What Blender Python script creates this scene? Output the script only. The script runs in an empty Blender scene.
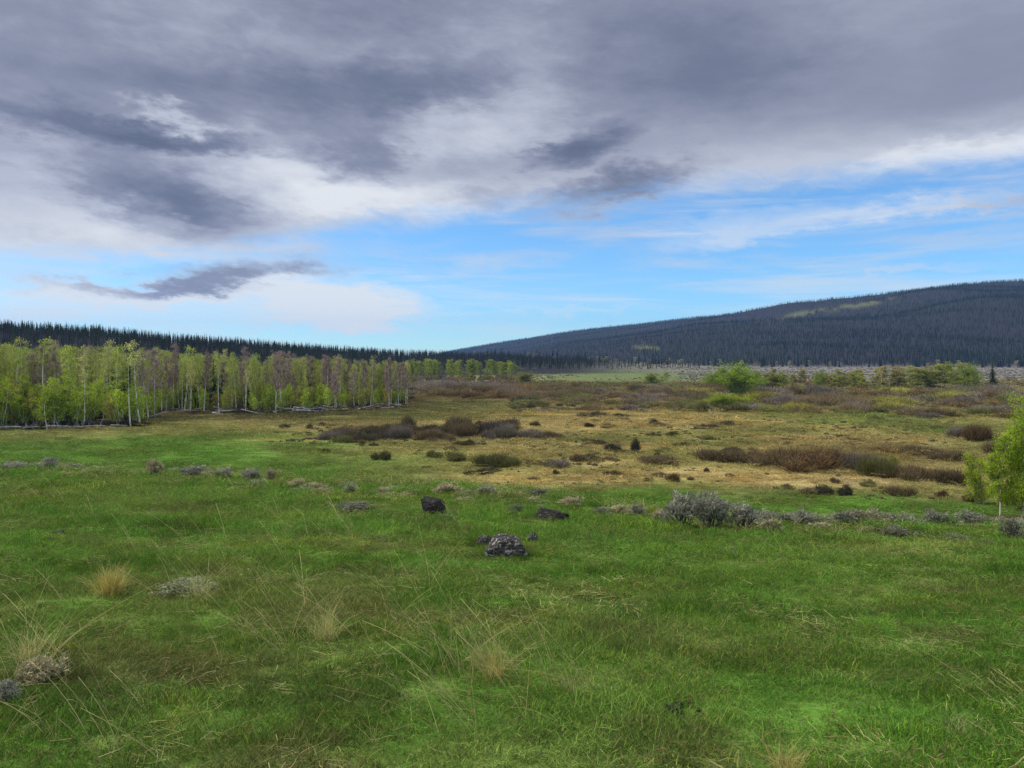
import bpy, math
import numpy as np
R = np.random.default_rng(7)
F = 740.0; HZ = 358.0; EYE = 1.6; FLOOR = -10.4
PITCH = math.atan((384 - HZ) / F)
scene = bpy.context.scene
COL = scene.collection

# ------------------------------------------------------------------ noise
def _hash(i, j, s):
    i = i.astype(np.int64) & 0xffffffff; j = j.astype(np.int64) & 0xffffffff
    n = (i * 374761393 + j * 668265263 + s * 2147483647 + 12345) & 0xffffffff
    n = ((n ^ (n >> 13)) * 1274126177) & 0xffffffff
    n = ((n ^ (n >> 16)) * 2246822519) & 0xffffffff
    return ((n ^ (n >> 15)) & 0xffffff) / float(0xffffff)
def vnoise(x, y, s=0):
    x = np.asarray(x, float); y = np.asarray(y, float)
    i = np.floor(x); j = np.floor(y); a = x - i; b = y - j
    a = a * a * (3 - 2 * a); b = b * b * (3 - 2 * b)
    return (_hash(i, j, s) * (1 - a) + _hash(i + 1, j, s) * a) * (1 - b) + (_hash(i, j + 1, s) * (1 - a) + _hash(i + 1, j + 1, s) * a) * b
def fbm(x, y, s=0, o=4):
    t = 0; w = .5; n = 0
    for k in range(o):
        t = t + w * vnoise(x * 2 ** k + 17.3 * k, y * 2 ** k - 9.1 * k, s + k); n += w; w *= .5
    return t / n                                       # 0..1
def sst(a, b, x):
    t = np.clip((x - a) / (b - a), 0, 1); return t * t * (3 - 2 * t)
def smin(a, b, k): return -k * np.logaddexp(-a / k, -b / k)
def smax(a, b, k): return k * np.logaddexp(a / k, b / k)
def pu(p): return (np.asarray(p, float) - 512) / F      # column to plan slope x/Y

# ------------------------------------------------------------------ terrain
def edge(u): return np.interp(u, [-.7, -.557, -.25, 0, .2, .27, .6, .9], [32, 31, 27, 23, 18, 15.5, 15.5, 16])
def ridge_left(u):
    P = pu([-500, 0, 200, 300, 400, 500, 570, 630, 720])
    return np.interp(u, P, [40, 31, 23.5, 18, 14.2, 12.6, 8, 4, 0]), np.interp(u, P, [480, 520, 600, 700, 850, 1000, 1080, 1120, 1150])
MP = pu([425, 445, 460, 500, 560, 640, 700, 760, 850, 900, 950, 1024, 1500])
def mount(u):
    Rr = np.interp(u, MP, [5000, 4900, 4800, 4500, 4000, 3300, 2900, 2700, 2450, 2350, 2280, 2200, 2000])
    yy = np.interp(u, MP, [358, 353, 350, 343, 334, 323.5, 315, 308.5, 298, 289, 283, 279.5, 274])
    ft = np.interp(u, MP, [3600, 3400, 3200, 2400, 1600, 1200, 1060, 1000, 980, 970, 960, 950, 900])
    return ft, Rr, (HZ - yy) / F * Rr
def height(x, Y):
    x = np.asarray(x, float); Y = np.asarray(Y, float)
    u = np.clip(x / np.maximum(Y, 6), -1.3, 1.3)
    s = np.interp(u, [-.7, 0, .27, .6], [.10, .11, .12, .125])
    E = edge(u)
    z = smin(-s * Y, -s * E - .30 * (Y - E), .12)
    near = 1 - sst(60, 120, Y)
    z = z + near * ((fbm(x / 2.2, Y / 2.2, 3) - .5) * .16 + (fbm(x / .6, Y / .6, 5, 2) - .5) * .045)
    z = smax(z, np.full_like(z, FLOOR), .6)
    z = z + sst(50, 90, Y) * ((fbm(x / 30, Y / 14, 8) - .5) * .7) * (1 + sst(300, 900, Y) * 2)
    H, T = ridge_left(u)
    z = z + H * sst(.5 * 1.0, 1, Y / T) * sst(0, 60, Y) * (.93 + .14 * fbm(u * 9, Y / 300, 21))
    ft, Rr, Hm = mount(u)
    t = np.clip((Y - ft) / (Rr - ft), 0, 1.4)
    prof = np.where(t < 1, t * (1.25 - .25 * t * t), 1 - (t - 1) * .8)
    gul = (fbm(x / 330 + Y / 600, Y / 420, 31) - .5) * 2
    z = z + Hm * (prof + gul * .34 * np.clip(t, 0, 1) * np.clip(1.02 - t, 0, 1) * 2)
    return z
def is_hill(x, Y):
    u = np.clip(x / np.maximum(Y, 6), -1.3, 1.3)
    H, T = ridge_left(u); ft, _, Hm = mount(u)
    return ((H > .5) & (Y > .5 * T)) | ((Hm > 1) & (Y > ft))
def ray(px, py):
    X = (px - 512) / F; yc = (384 - py) / F
    f = math.cos(PITCH) + yc * math.sin(PITCH); up = yc * math.cos(PITCH) - math.sin(PITCH)
    return X / f, up / f
def hit(px, py, near=False):
    u, k = ray(px, py)
    Ys = np.exp(np.linspace(math.log(1.5), math.log(5000), 3000))
    z = height(u * Ys, Ys); below = np.nonzero(EYE + k * Ys < z)[0]
    Y = Ys[below[0]] if len(below) else 900.
    if near:
        Y = min(Y, float(edge(np.array(u))) * 1.0)
    return u * Y, Y, float(height(np.array([u * Y]), np.array([Y]))[0])
def proj(x, Y, z):
    c, s = math.cos(PITCH), math.sin(PITCH)
    d = np.maximum(Y * c - (z - EYE) * s, .2); v = (z - EYE) * c + Y * s
    return 512 + F * x / d, 384 - F * v / d

# ground colour by place: base tone, then patches of vegetation
GREEN = np.array([.112, .232, .036]); DKGREEN = np.array([.06, .13, .03]); LTGREEN = np.array([.19, .25, .065])
GOLD = np.array([.47, .37, .155]); OLIVE = np.array([.31, .30, .11]); TAN = np.array([.40, .34, .20]); BROWN = np.array([.10, .075, .04])
SAGE = np.array([.22, .205, .18])
# column, row on the ground as seen, half width, half height, colour, strength
ZONES = [
 (600, 440, 900, 34, OLIVE, .9), (470, 410, 260, 20, GOLD * .9, .8), (700, 435, 330, 26, GOLD, .75), (560, 472, 260, 14, GOLD, 1), (800, 476, 330, 13, GOLD, .8),
 (520, 408, 150, 12, GOLD, 1.3), (420, 428, 130, 9, GOLD, .7), (250, 424, 130, 6, (GOLD + OLIVE) / 2, .9), (330, 445, 110, 10, OLIVE, .6), (360, 437, 110, 7, GOLD, .6), (270, 431, 130, 5, GOLD, .7), (480, 412, 120, 7, GOLD, .7), (430, 452, 110, 6, GOLD, .6),
 (90, 455, 260, 24, GREEN, 1), (230, 468, 200, 10, GREEN, .8), (60, 437, 150, 7, OLIVE, .4), (230, 440, 120, 4, GREEN, .5),
 (450, 404, 45, 5, DKGREEN, 1.2), (340, 413, 150, 5, DKGREEN, .9),
 (820, 506, 330, 11, GREEN, 1.2), (480, 493, 130, 7, GREEN, .7), (330, 482, 110, 7, GREEN, .8), (620, 497, 200, 8, GREEN, .9),
 (840, 417, 110, 6, LTGREEN, .8), (935, 432, 45, 5, GREEN, 1), (900, 425, 110, 6, LTGREEN, .5), (830, 440, 120, 5, BROWN, .35), (750, 432, 70, 5, BROWN, .3),
 (730, 438, 30, 3, GREEN, .5), (700, 452, 60, 5, LTGREEN, .4), (600, 455, 60, 4, LTGREEN, .35), (520, 437, 140, 7, BROWN * 1.8, .4), (440, 434, 100, 5, BROWN * 1.8, .5),
 (620, 377, 95, 7, LTGREEN * .95, 1.3), (620, 395, 170, 7, BROWN * 1.6, .7), (470, 384, 80, 6, BROWN * 1.6, .8), (860, 400, 330, 11, BROWN * 1.6, .7), (880, 456, 120, 10, BROWN, .4),
 (860, 372, 330, 9, SAGE, 1.2), (560, 368, 200, 4, SAGE, .8), (120, 405, 330, 16, BROWN, 1.0), (250, 385, 330, 12, BROWN, 1.0),
 (622, 377, 80, 6.5, np.array([.16, .20, .085]), 1.3), (460, 379, 70, 4, OLIVE, .8), (890, 480, 80, 3, TAN, .7), (770, 489, 30, 2, TAN, .8), (25, 463, 60, 3, BROWN, .35),
]
def gcol(x, Y, z=None):
    x = np.asarray(x, float); Y = np.asarray(Y, float)
    if z is None: z = height(x, Y)
    E = edge(np.clip(x / np.maximum(Y, 6), -1.3, 1.3))
    # bench turf
    n1 = fbm(x / 1.7, Y / 1.1, 41); n2 = fbm(x / .5, Y / .35, 45, 3); n3 = fbm(x / 3, Y / 1.3, 49, 5)
    c = GREEN[None] * (.50 + .72 * n1 + .40 * n2)[:, None]
    c = c * (1 - .0) + (LTGREEN - GREEN)[None] * (sst(.46, .70, n3 * .6 + n2 * .4) * .9)[:, None]
    dead = sst(.56, .76, n2 * .6 + n3 * .4 + .10 * sst(8, 22, Y) + .04 * (x > 1))
    c = c + (np.array([.19, .17, .075])[None] - c) * (dead * .26)[:, None]
    dirt = sst(.62, .72, fbm(x / .9, Y / .6, 53, 3))
    c = c + (np.array([.085, .065, .045])[None] - c) * (dirt * .42)[:, None]
    # valley floor
    zf = np.minimum(z, FLOOR + 1.5)
    px, py = proj(x, np.maximum(Y, 2), zf)
    wx = (fbm(x / 14, Y / 6, 61) - .5); wy = (fbm(x / 9, Y / 9, 67) - .5)
    px = px + wx * 70; py = py + wy * np.clip((py - 358) * .28, 2, 26)
    base = np.tile(OLIVE[None] * .9, (len(x), 1))
    for cx, cy, rx, ry, cc, st in ZONES:
        r = ((px - cx) / rx) ** 2 + ((py - cy) / ry) ** 2
        w = np.clip(np.exp(-r * 1.1) * st * 1.35, 0, 1)
        base = base + (cc[None] - base) * w[:, None]
    st = fbm(x / 16, Y / 2.4, 71); st2 = fbm(x / 5, Y / 1.0, 77, 3)
    far = sst(200, 700, Y)
    base = base * (.60 + .80 * (st * .55 + st2 * .45))[:, None]
    br = sst(.52, .70, fbm(x / 11, Y / 3.2, 83)) * (1 - far)
    base = base + (np.array([.17, .125, .06])[None] - base) * (br * .45)[:, None]
    gr = sst(.55, .75, fbm(x / 22, Y / 6, 89)) * (1 - far)
    base = base + (np.array([.13, .20, .045])[None] - base) * (gr * .5)[:, None]
    m = sst(1.2, 1.9, Y / E)[:, None]
    c = c * (1 - m) + base * m
    # hills
    hl = is_hill(x, Y)
    u = x / np.maximum(Y, 6); ft, Rr, Hm = mount(u)
    hx = fbm(x / 160, Y / 260, 93)
    hc = np.array([.026, .032, .026])[None] * (1 - hx)[:, None] * 1.2 + np.array([.040, .036, .045])[None] * (hx)[:, None]
    pp, qq = proj(x, np.maximum(Y, 2), z)
    mm = meadow_streak(pp, qq)
    hc = hc + (np.array([.15, .16, .06])[None] - hc) * (mm * .8)[:, None]
    hw = (np.where(Hm > 1, sst(-20, 30, Y - ft), 0.)); hw = np.maximum(hw, sst(1, 9, ridge_left(u)[0]) * sst(.48, .56, Y / ridge_left(u)[1]))[:, None]
    c = c * (1 - hw) + hc * hw
    return np.clip(c, .004, .8)
def meadow_streak(px, py):
    yl = np.interp(px, [764, 800, 830, 870, 905], [323, 314, 310, 303, 297])
    n = fbm(px / 9, py / 3, 97, 3)
    w = np.exp(-((py - yl) / 2.6) ** 2) * sst(755, 775, px) * (1 - sst(870, 912, px))
    w2 = np.exp(-((py - 347) / 2.5) ** 2) * sst(630, 640, px) * (1 - sst(655, 668, px))
    return np.clip((w + w2) * sst(.40, .62, n) * 1.2, 0, 1)

# ------------------------------------------------------------------ mesh helpers
class MB:
    def __init__(s): s.v = []; s.f = []; s.r = []; s.n = 0; s.mi = []
    def add(s, v, faces, rnd=None, mi=0):
        v = np.asarray(v, float); s.v.append(v)
        s.r.append(np.full(len(v), .5) if rnd is None else np.broadcast_to(rnd, (len(v),)).astype(float))
        for f in faces:
            f = np.asarray(f) + s.n; s.f.append(f); s.mi.append(np.full(len(f), mi))
        s.n += len(v)
    def tube(s, pts, rad, sides=5, rnd=.5, mi=0):
        pts = np.asarray(pts, float); rad = np.broadcast_to(rad, (len(pts),)); n = len(pts)
        d = np.gradient(pts, axis=0); d /= np.linalg.norm(d, axis=1)[:, None] + 1e-9
        a = np.cross(d, np.array([.31, .95, .05])); a /= np.linalg.norm(a, axis=1)[:, None] + 1e-9
        b = np.cross(d, a); th = np.arange(sides) * 2 * math.pi / sides
        v = pts[:, None] + rad[:, None, None] * (a[:, None] * np.cos(th)[None, :, None] + b[:, None] * np.sin(th)[None, :, None])
        i = np.arange(n - 1)[:, None] * sides; j = np.arange(sides)[None]; k = (j + 1) % sides
        q = np.stack([i + j, i + k, i + sides + k, i + sides + j], -1).reshape(-1, 4)
        cap = np.arange(sides)[None] + (n - 1) * sides
        s.add(v.reshape(-1, 3), [q, cap], rnd, mi)
    def blades(s, p, dr, ln, wd, bend, rnd=None, mi=0):
        """thin tapering blades: base p, direction dr (unit), length, width, sideways bend vector"""
        n = len(p); side = np.cross(dr, R.normal(size=(n, 3))); side /= np.linalg.norm(side, axis=1)[:, None] + 1e-9
        w = (side * (wd * .5)[:, None]); m = p + dr * (ln * .55)[:, None] + bend * .3; t = p + dr * (ln * .97)[:, None] + bend
        v = np.stack([p - w, p + w, m - w * .8, m + w * .8, t], 1).reshape(-1, 3)
        b = np.arange(n)[:, None] * 5
        if rnd is None: rnd = R.random(n)
        s.add(v, [b + np.array([[0, 1, 3, 2]]), b + np.array([[2, 3, 4]])], np.repeat(rnd, 5), mi)
    def cards(s, c, sz, rnd=None, mi=0, up=0., asp=.6):
        n = len(c); a = R.normal(size=(n, 3)); a[:, 2] += up * np.sign(a[:, 2] + .001); a /= np.linalg.norm(a, axis=1)[:, None]
        b = np.cross(a, R.normal(size=(n, 3))); b /= np.linalg.norm(b, axis=1)[:, None]
        a = a * (sz * .5)[:, None]; b = b * (sz * .5 * asp)[:, None]
        v = np.stack([c - a, c + b - a * .1, c + a, c - b - a * .1], 1).reshape(-1, 3)
        if rnd is None: rnd = R.random(n)
        s.add(v, [np.arange(n)[:, None] * 4 + np.arange(4)[None]], np.repeat(rnd, 4), mi)
    def mesh(s, name, mats):
        V = np.concatenate(s.v); me = bpy.data.meshes.new(name)
        L = np.concatenate([f.reshape(-1) for f in s.f]); tot = np.concatenate([np.full(len(f), f.shape[1]) for f in s.f])
        st = np.concatenate([[0], np.cumsum(tot)[:-1]])
        me.vertices.add(len(V)); me.vertices.foreach_set('co', V.astype(np.float32).ravel())
        me.loops.add(len(L)); me.loops.foreach_set('vertex_index', L.astype(np.int32))
        me.polygons.add(len(tot)); me.polygons.foreach_set('loop_start', st.astype(np.int32)); me.polygons.foreach_set('loop_total', tot.astype(np.int32))
        me.polygons.foreach_set('material_index', np.concatenate(s.mi).astype(np.int32))
        at = me.attributes.new('rnd', 'FLOAT', 'POINT'); at.data.foreach_set('value', np.concatenate(s.r).astype(np.float32))
        for m in (mats if isinstance(mats, (list, tuple)) else [mats]): me.materials.append(m)
        me.update(calc_edges=True); me.validate(); return me
def link(name, me, parent=None):
    o = bpy.data.objects.new(name, me); COL.objects.link(o)
    if parent: o.parent = parent
    return o
def tag(o, label=None, cat=None, group=None, kind=None):
    if label: o['label'] = label
    if cat: o['category'] = cat
    if group: o['group'] = group
    if kind: o['kind'] = kind
    return o

# ------------------------------------------------------------------ node helpers
class G:
    def __init__(s, nt): s.nt = nt
    def node(s, t, **k):
        n = s.nt.nodes.new(t)
        for a, b in k.items(): setattr(n, a, b)
        return n
    def put(s, sock, v):
        if isinstance(v, bpy.types.NodeSocket): s.nt.links.new(v, sock)
        elif v is not None:
            if hasattr(sock.default_value, '__len__') and not hasattr(v, '__len__'): v = [v] * len(sock.default_value)
            if hasattr(sock.default_value, '__len__') and len(sock.default_value) == 4 and len(v) == 3: v = list(v) + [1]
            sock.default_value = v
    def m(s, op, a, b=None, c=None, clamp=False):
        n = s.node('ShaderNodeMath', operation=op, use_clamp=clamp)
        s.put(n.inputs[0], a)
        if b is not None: s.put(n.inputs[1], b)
        if c is not None: s.put(n.inputs[2], c)
        return n.outputs[0]
    def vm(s, op, a, b=None):
        n = s.node('ShaderNodeVectorMath', operation=op); s.put(n.inputs[0], a)
        if b is not None: s.put(n.inputs[3 if op == 'SCALE' else 1], b)
        return n.outputs[0]
    def comb(s, x, y, z=0.):
        n = s.node('ShaderNodeCombineXYZ'); s.put(n.inputs[0], x); s.put(n.inputs[1], y); s.put(n.inputs[2], z); return n.outputs[0]
    def noise(s, vec, scale, detail=4, rough=.55, dist=0.):
        n = s.node('ShaderNodeTexNoise'); s.put(n.inputs['Vector'], vec); n.inputs['Scale'].default_value = scale
        n.inputs['Detail'].default_value = detail; n.inputs['Roughness'].default_value = rough; n.inputs['Distortion'].default_value = dist
        return n.outputs['Fac'], n.outputs['Color']
    def ss(s, x, a, b, lo=0., hi=1.):
        n = s.node('ShaderNodeMapRange', interpolation_type='SMOOTHSTEP'); s.put(n.inputs[0], x)
        for k, v in zip((1, 2, 3, 4), (a, b, lo, hi)): s.put(n.inputs[k], v)
        return n.outputs[0]
    def mix(s, f, a, b, mode='MIX'):
        n = s.node('ShaderNodeMix', data_type='RGBA', blend_type=mode); s.put(n.inputs[0], f); s.put(n.inputs[6], a); s.put(n.inputs[7], b)
        return n.outputs[2]
    def ramp(s, f, stops):
        n = s.node('ShaderNodeValToRGB'); s.put(n.inputs[0], f); e = n.color_ramp.elements
        for i, (p, c) in enumerate(stops):
            x = e[i] if i < 2 else e.new(p)
            x.position = p; x.color = (*c, 1)
        return n.outputs[0]
def mat(name):
    m = bpy.data.materials.new(name); m.use_nodes = True; m.node_tree.nodes.clear()
    g = G(m.node_tree); out = g.node('ShaderNodeOutputMaterial'); return m, g, out
def leafy(name, lo, hi, trans=.35, src='OBJECT', attr=None, tipcol=None):
    """foliage: tint of the plant times a spread between two tones from leaf to leaf"""
    m, g, out = mat(name)
    r = g.node('ShaderNodeAttribute', attribute_name='rnd', attribute_type='GEOMETRY').outputs['Fac']
    c = g.mix(r, lo, hi)
    if src == 'OBJECT': t = g.node('ShaderNodeObjectInfo').outputs['Color']
    else: t = g.node('ShaderNodeAttribute', attribute_name='tint', attribute_type='INSTANCER').outputs['Color']
    c = g.mix(1., c, t, 'MULTIPLY')
    d = g.node('ShaderNodeBsdfDiffuse'); g.put(d.inputs[0], c)
    if trans > 0:
        tr = g.node('ShaderNodeBsdfTranslucent'); g.put(tr.inputs[0], c)
        x = g.node('ShaderNodeMixShader'); x.inputs[0].default_value = trans
        g.nt.links.new(d.outputs[0], x.inputs[1]); g.nt.links.new(tr.outputs[0], x.inputs[2]); res = x.outputs[0]
    else: res = d.outputs[0]
    g.nt.links.new(res, out.inputs[0]); return m
def scatter(name, P, rot, scl, tint, var, sources):
    """one object whose geometry nodes repeat the source meshes on its points"""
    n = len(P); me = bpy.data.meshes.new(name); me.vertices.add(n); me.vertices.foreach_set('co', np.asarray(P, np.float32).ravel())
    def at(nm, ty, key, val): a = me.attributes.new(nm, ty, 'POINT'); a.data.foreach_set(key, np.ascontiguousarray(val).ravel())
    at('rot', 'FLOAT_VECTOR', 'vector', np.asarray(rot, np.float32)); at('scl', 'FLOAT_VECTOR', 'vector', np.asarray(scl, np.float32))
    at('tint', 'FLOAT_COLOR', 'color', np.concatenate([tint, np.ones((n, 1))], 1).astype(np.float32)); at('var', 'INT', 'value', np.asarray(var, np.int32))
    o = link(name, me)
    nt = bpy.data.node_groups.new(name + '_nodes', 'GeometryNodeTree')
    nt.interface.new_socket('Geometry', in_out='INPUT', socket_type='NodeSocketGeometry'); nt.interface.new_socket('Geometry', in_out='OUTPUT', socket_type='NodeSocketGeometry')
    gi = nt.nodes.new('NodeGroupInput'); go = nt.nodes.new('NodeGroupOutput'); jn = nt.nodes.new('GeometryNodeJoinGeometry')
    def named(nm, ty):
        x = nt.nodes.new('GeometryNodeInputNamedAttribute'); x.data_type = ty; x.inputs[0].default_value = nm; return x.outputs[0]
    for k, so in enumerate(sources):
        oi = nt.nodes.new('GeometryNodeObjectInfo'); oi.inputs['Object'].default_value = so; oi.transform_space = 'ORIGINAL'
        ip = nt.nodes.new('GeometryNodeInstanceOnPoints'); cm = nt.nodes.new('FunctionNodeCompare'); cm.data_type = 'INT'; cm.operation = 'EQUAL'
        ia = [s for s in cm.inputs if s.type == 'INT']; nt.links.new(named('var', 'INT'), ia[0]); ia[1].default_value = k
        nt.links.new(gi.outputs[0], ip.inputs['Points']); nt.links.new(cm.outputs[0], ip.inputs['Selection']); nt.links.new(oi.outputs['Geometry'], ip.inputs['Instance'])
        nt.links.new(named('rot', 'FLOAT_VECTOR'), ip.inputs['Rotation']); nt.links.new(named('scl', 'FLOAT_VECTOR'), ip.inputs['Scale'])
        nt.links.new(ip.outputs[0], jn.inputs[0])
    nt.links.new(jn.outputs[0], go.inputs[0])
    md = o.modifiers.new('scatter', 'NODES'); md.node_group = nt
    return o
def src(name, me): return bpy.data.objects.new(name, me)      # geometry source only, never in the scene

# ------------------------------------------------------------------ camera, light, sky
cd = bpy.data.cameras.new('camera'); cam = bpy.data.objects.new('camera', cd); COL.objects.link(cam)
cam.location = (0, 0, EYE); cam.rotation_euler = (math.pi / 2 - PITCH, 0, 0); cd.sensor_width = 36; cd.lens = 36 * F / 1024
cd.clip_end = 30000; cd.clip_start = .05; scene.camera = cam
SUN_EL, SUN_AZ = 48, 280        # degrees; azimuth clockwise from +Y
sd = bpy.data.lights.new('sun', 'SUN'); sd.energy = 2.6; sd.angle = math.radians(8); sd.color = (1, .95, .87)
sun = bpy.data.objects.new('sun', sd); COL.objects.link(sun)
sun.rotation_euler = (math.radians(90 - SUN_EL), 0, math.radians(180 - SUN_AZ))
scene.view_settings.view_transform = 'Standard'; scene.view_settings.look = 'None'; scene.view_settings.exposure = 0.3; scene.view_settings.gamma = 1
c = scene.cycles; c.use_denoising = True; c.denoising_prefilter = 'NONE'; c.max_bounces = 6; c.diffuse_bounces = 3; c.transmission_bounces = 4; c.volume_bounces = 1; c.transparent_max_bounces = 4
c.use_adaptive_sampling = True; c.adaptive_threshold = .012

w = bpy.data.worlds.new('World'); scene.world = w; w.use_nodes = True; nt = w.node_tree; nt.nodes.clear(); g = G(nt)
wo = g.node('ShaderNodeOutputWorld'); bg = g.node('ShaderNodeBackground'); nt.links.new(bg.outputs[0], wo.inputs[0])
sky = g.node('ShaderNodeTexSky', sky_type='NISHITA'); sky.sun_disc = False; sky.sun_elevation = math.radians(SUN_EL); sky.sun_rotation = math.radians(SUN_AZ)
sky.air_density = 1.1; sky.dust_density = .4; sky.ozone_density = 2.2; sky.altitude = 2200
tc = g.node('ShaderNodeTexCoord'); sp = g.node('ShaderNodeSeparateXYZ'); nt.links.new(tc.outputs['Generated'], sp.inputs[0])
az = g.m('ARCTAN2', sp.outputs[0], sp.outputs[1]); el = g.m('ARCSINE', sp.outputs[2])
def ae(px, py):
    X, up = ray(px, py); return math.atan(X), math.atan(up / math.hypot(1, X))
P0 = g.comb(az, el)
flat = g.comb(g.m('MULTIPLY', az, 1.), g.m('MULTIPLY', el, 2.3), 0)
_, wc = g.noise(flat, 7, 5, .6)
wv = g.vm('SUBTRACT', wc, (.5, .5, .5)); wsep = g.node('ShaderNodeSeparateXYZ'); nt.links.new(wv, wsep.inputs[0])
_, wc2 = g.noise(g.comb(g.m('MULTIPLY_ADD', el, .6, az), g.m('MULTIPLY', el, 2.6)), 26, 5, .65)
wv2 = g.vm('SUBTRACT', wc2, (.5, .5, .5)); ws2 = g.node('ShaderNodeSeparateXYZ'); nt.links.new(wv2, ws2.inputs[0])
PW = g.comb(g.m('MULTIPLY_ADD', ws2.outputs[0], .11, g.m('MULTIPLY_ADD', wsep.outputs[0], .17, az)), g.m('MULTIPLY_ADD', ws2.outputs[1], .035, g.m('MULTIPLY_ADD', wsep.outputs[1], .07, el)))
def blobs(items, P):
    tot = None
    for px, py, rx, ry, ang, amp in items:
        a, e = ae(px, py); mp = g.node('ShaderNodeMapping', vector_type='TEXTURE')
        g.put(mp.inputs[0], P); mp.inputs[1].default_value = (a, e, 0); mp.inputs[2].default_value = (0, 0, math.radians(ang)); mp.inputs[3].default_value = (rx / F * 1.25, ry / F * 1.25, 1)
        gr = g.node('ShaderNodeTexGradient', gradient_type='SPHERICAL'); nt.links.new(mp.outputs[0], gr.inputs[0])
        v = g.ss(gr.outputs['Fac'], 0., .95)
        tot = g.m('MULTIPLY', v, amp) if tot is None else g.m('MULTIPLY_ADD', v, amp, tot)
    return tot
# height of the deck's lower edge over the azimuth
xs = [(0, 262), (130, 262), (250, 250), (330, 232), (450, 217), (560, 206), (700, 190), (850, 176), (1024, 156)]
cr = g.node('ShaderNodeFloatCurve'); cv = cr.mapping.curves[0]
pts = [((ae(a, b)[0] + 1) / 2, ae(a, b)[1]) for a, b in xs]; pts = [(0, .13)] + pts + [(1, .30)]
cv.points[0].location = pts[0]; cv.points[1].location = pts[-1]
for p in pts[1:-1]: cv.points.new(*p)
cr.mapping.update(); nt.links.new(g.m('MULTIPLY_ADD', az, .5, .5, clamp=True), cr.inputs[1])
edgee = cr.outputs[0]
n_big, _ = g.noise(flat, 5, 8, .58, .4)
n_fine, _ = g.noise(g.comb(g.m('MULTIPLY_ADD', el, .8, az), g.m('MULTIPLY', el, 3.0)), 15, 9, .66, .5)
streak, _ = g.noise(g.comb(g.m('MULTIPLY_ADD', el, .5, az), g.m('MULTIPLY', el, 11.)), 3.2, 8, .6, .5)
above = g.m('SUBTRACT', el, edgee)
ab2 = g.m('MULTIPLY_ADD', g.m('SUBTRACT', n_fine, .5), .05, above)
deck = g.ss(ab2, -.022, .028)
lo_cloud = blobs([(355, 308, 95, 24, -2, 1.1), (300, 320, 120, 14, 0, .6), (60, 312, 120, 20, 0, .75), (150, 292, 90, 12, 0, .6), (255, 282, 110, 34, 8, .9), (80, 288, 100, 14, 0, .9),
                  (30, 240, 160, 26, 0, .55), (790, 218, 150, 17, 3, .42), (930, 207, 120, 14, 3, .5), (720, 238, 90, 10, 4, .3), (560, 312, 130, 6, 0, .35),
                  (880, 276, 140, 6, 3, .4), (470, 268, 60, 8, 3, .4), (400, 245, 70, 10, 0, .3), (970, 205, 80, 6, 2, .5), (620, 190, 95, 22, 12, 1.), (200, 240, 120, 20, 0, .7)], PW)
lo = g.m('MULTIPLY', lo_cloud, g.ss(streak, .22, .62, .45, 1.3))
wisp = g.m('MULTIPLY', g.ss(streak, .42, .70), .62)
cover = g.m('MAXIMUM', deck, g.m('MAXIMUM', lo, wisp), clamp=True)
dark = blobs([(165, 137, 115, 13, 0, .55), (195, 218, 85, 24, -4, .30), (140, 190, 90, 30, -12, .24), (290, 92, 200, 30, 4, .34), (430, 78, 90, 26, 8, .25), (370, 158, 42, 26, 0, .38), (320, 142, 60, 22, 0, .2),
              (577, 150, 62, 20, 16, .55), (622, 186, 98, 23, 11, .66), (695, 60, 150, 48, 6, .30), (640, 20, 130, 30, 0, .2), (255, 281, 95, 24, 8, .62), (85, 289, 120, 14, 2, .50), (160, 268, 60, 9, 4, .3), (20, 108, 60, 12, 0, .25),
              (380, 8, 110, 30, 0, .25), (760, 85, 120, 40, 0, .16), (970, 204, 90, 7, 2, .22), (45, 60, 130, 60, 0, .10), (480, 195, 60, 9, 0, .2), (1010, 60, 120, 70, 0, .10)], PW)
light = blobs([(172, 117, 44, 9, 0, .32), (290, 170, 110, 34, 0, .42), (380, 195, 120, 22, 4, .30), (20, 165, 70, 34, 0, .24), (40, 215, 110, 26, 0, .28), (180, 222, 30, 6, 0, .2), (450, 140, 110, 30, 6, .26), (520, 110, 80, 50, 0, .12),
               (355, 308, 125, 34, 0, 1.), (60, 315, 150, 30, 0, .8), (800, 220, 160, 24, 3, .45), (1000, 150, 180, 16, 3, .3), (300, 320, 140, 20, 0, .3), (560, 312, 200, 14, 0, .4)], PW)
rim = g.m('MULTIPLY', g.ss(ab2, .0, .075, 1., 0.), .34)
shade = g.m('SUBTRACT', g.m('ADD', g.m('ADD', g.m('MULTIPLY', light, .92), rim), .485), g.m('MULTIPLY', dark, .80))
contrast = g.ss(az, -.1, .35, .42, .14)
shade = g.m('ADD', shade, g.m('MULTIPLY', g.m('SUBTRACT', n_big, .5), contrast))
shade = g.m('ADD', shade, g.m('MULTIPLY', g.m('SUBTRACT', n_fine, .5), g.m('MULTIPLY', contrast, .7)), clamp=True)
ccol = g.ramp(shade, [(0., (.092, .112, .17)), (1., (.66, .68, .71)), (.2, (.138, .160, .23)), (.42, (.226, .246, .325)), (.7, (.41, .44, .52))])
ccol = g.mix(g.ss(el, .62, 1.1), ccol, (.95, .95, 1.0))  # overhead cloud above the view made brighter to add light on the ground
blue = g.mix(1., sky.outputs[0], (1.0, 1.0, 1.0), 'MULTIPLY')
SK = .10
blue = g.mix(1., blue, (SK * .74, SK * 1.16, SK * 1.42), 'MULTIPLY')
ccol = g.mix(g.m('MULTIPLY', g.ss(el, .16, .04), g.ss(shade, .45, .75)), ccol, (.70, .76, .79))
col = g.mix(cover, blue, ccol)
below_h = g.ss(el, -.06, -.01)
col = g.mix(below_h, (.06, .07, .05), col)
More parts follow.
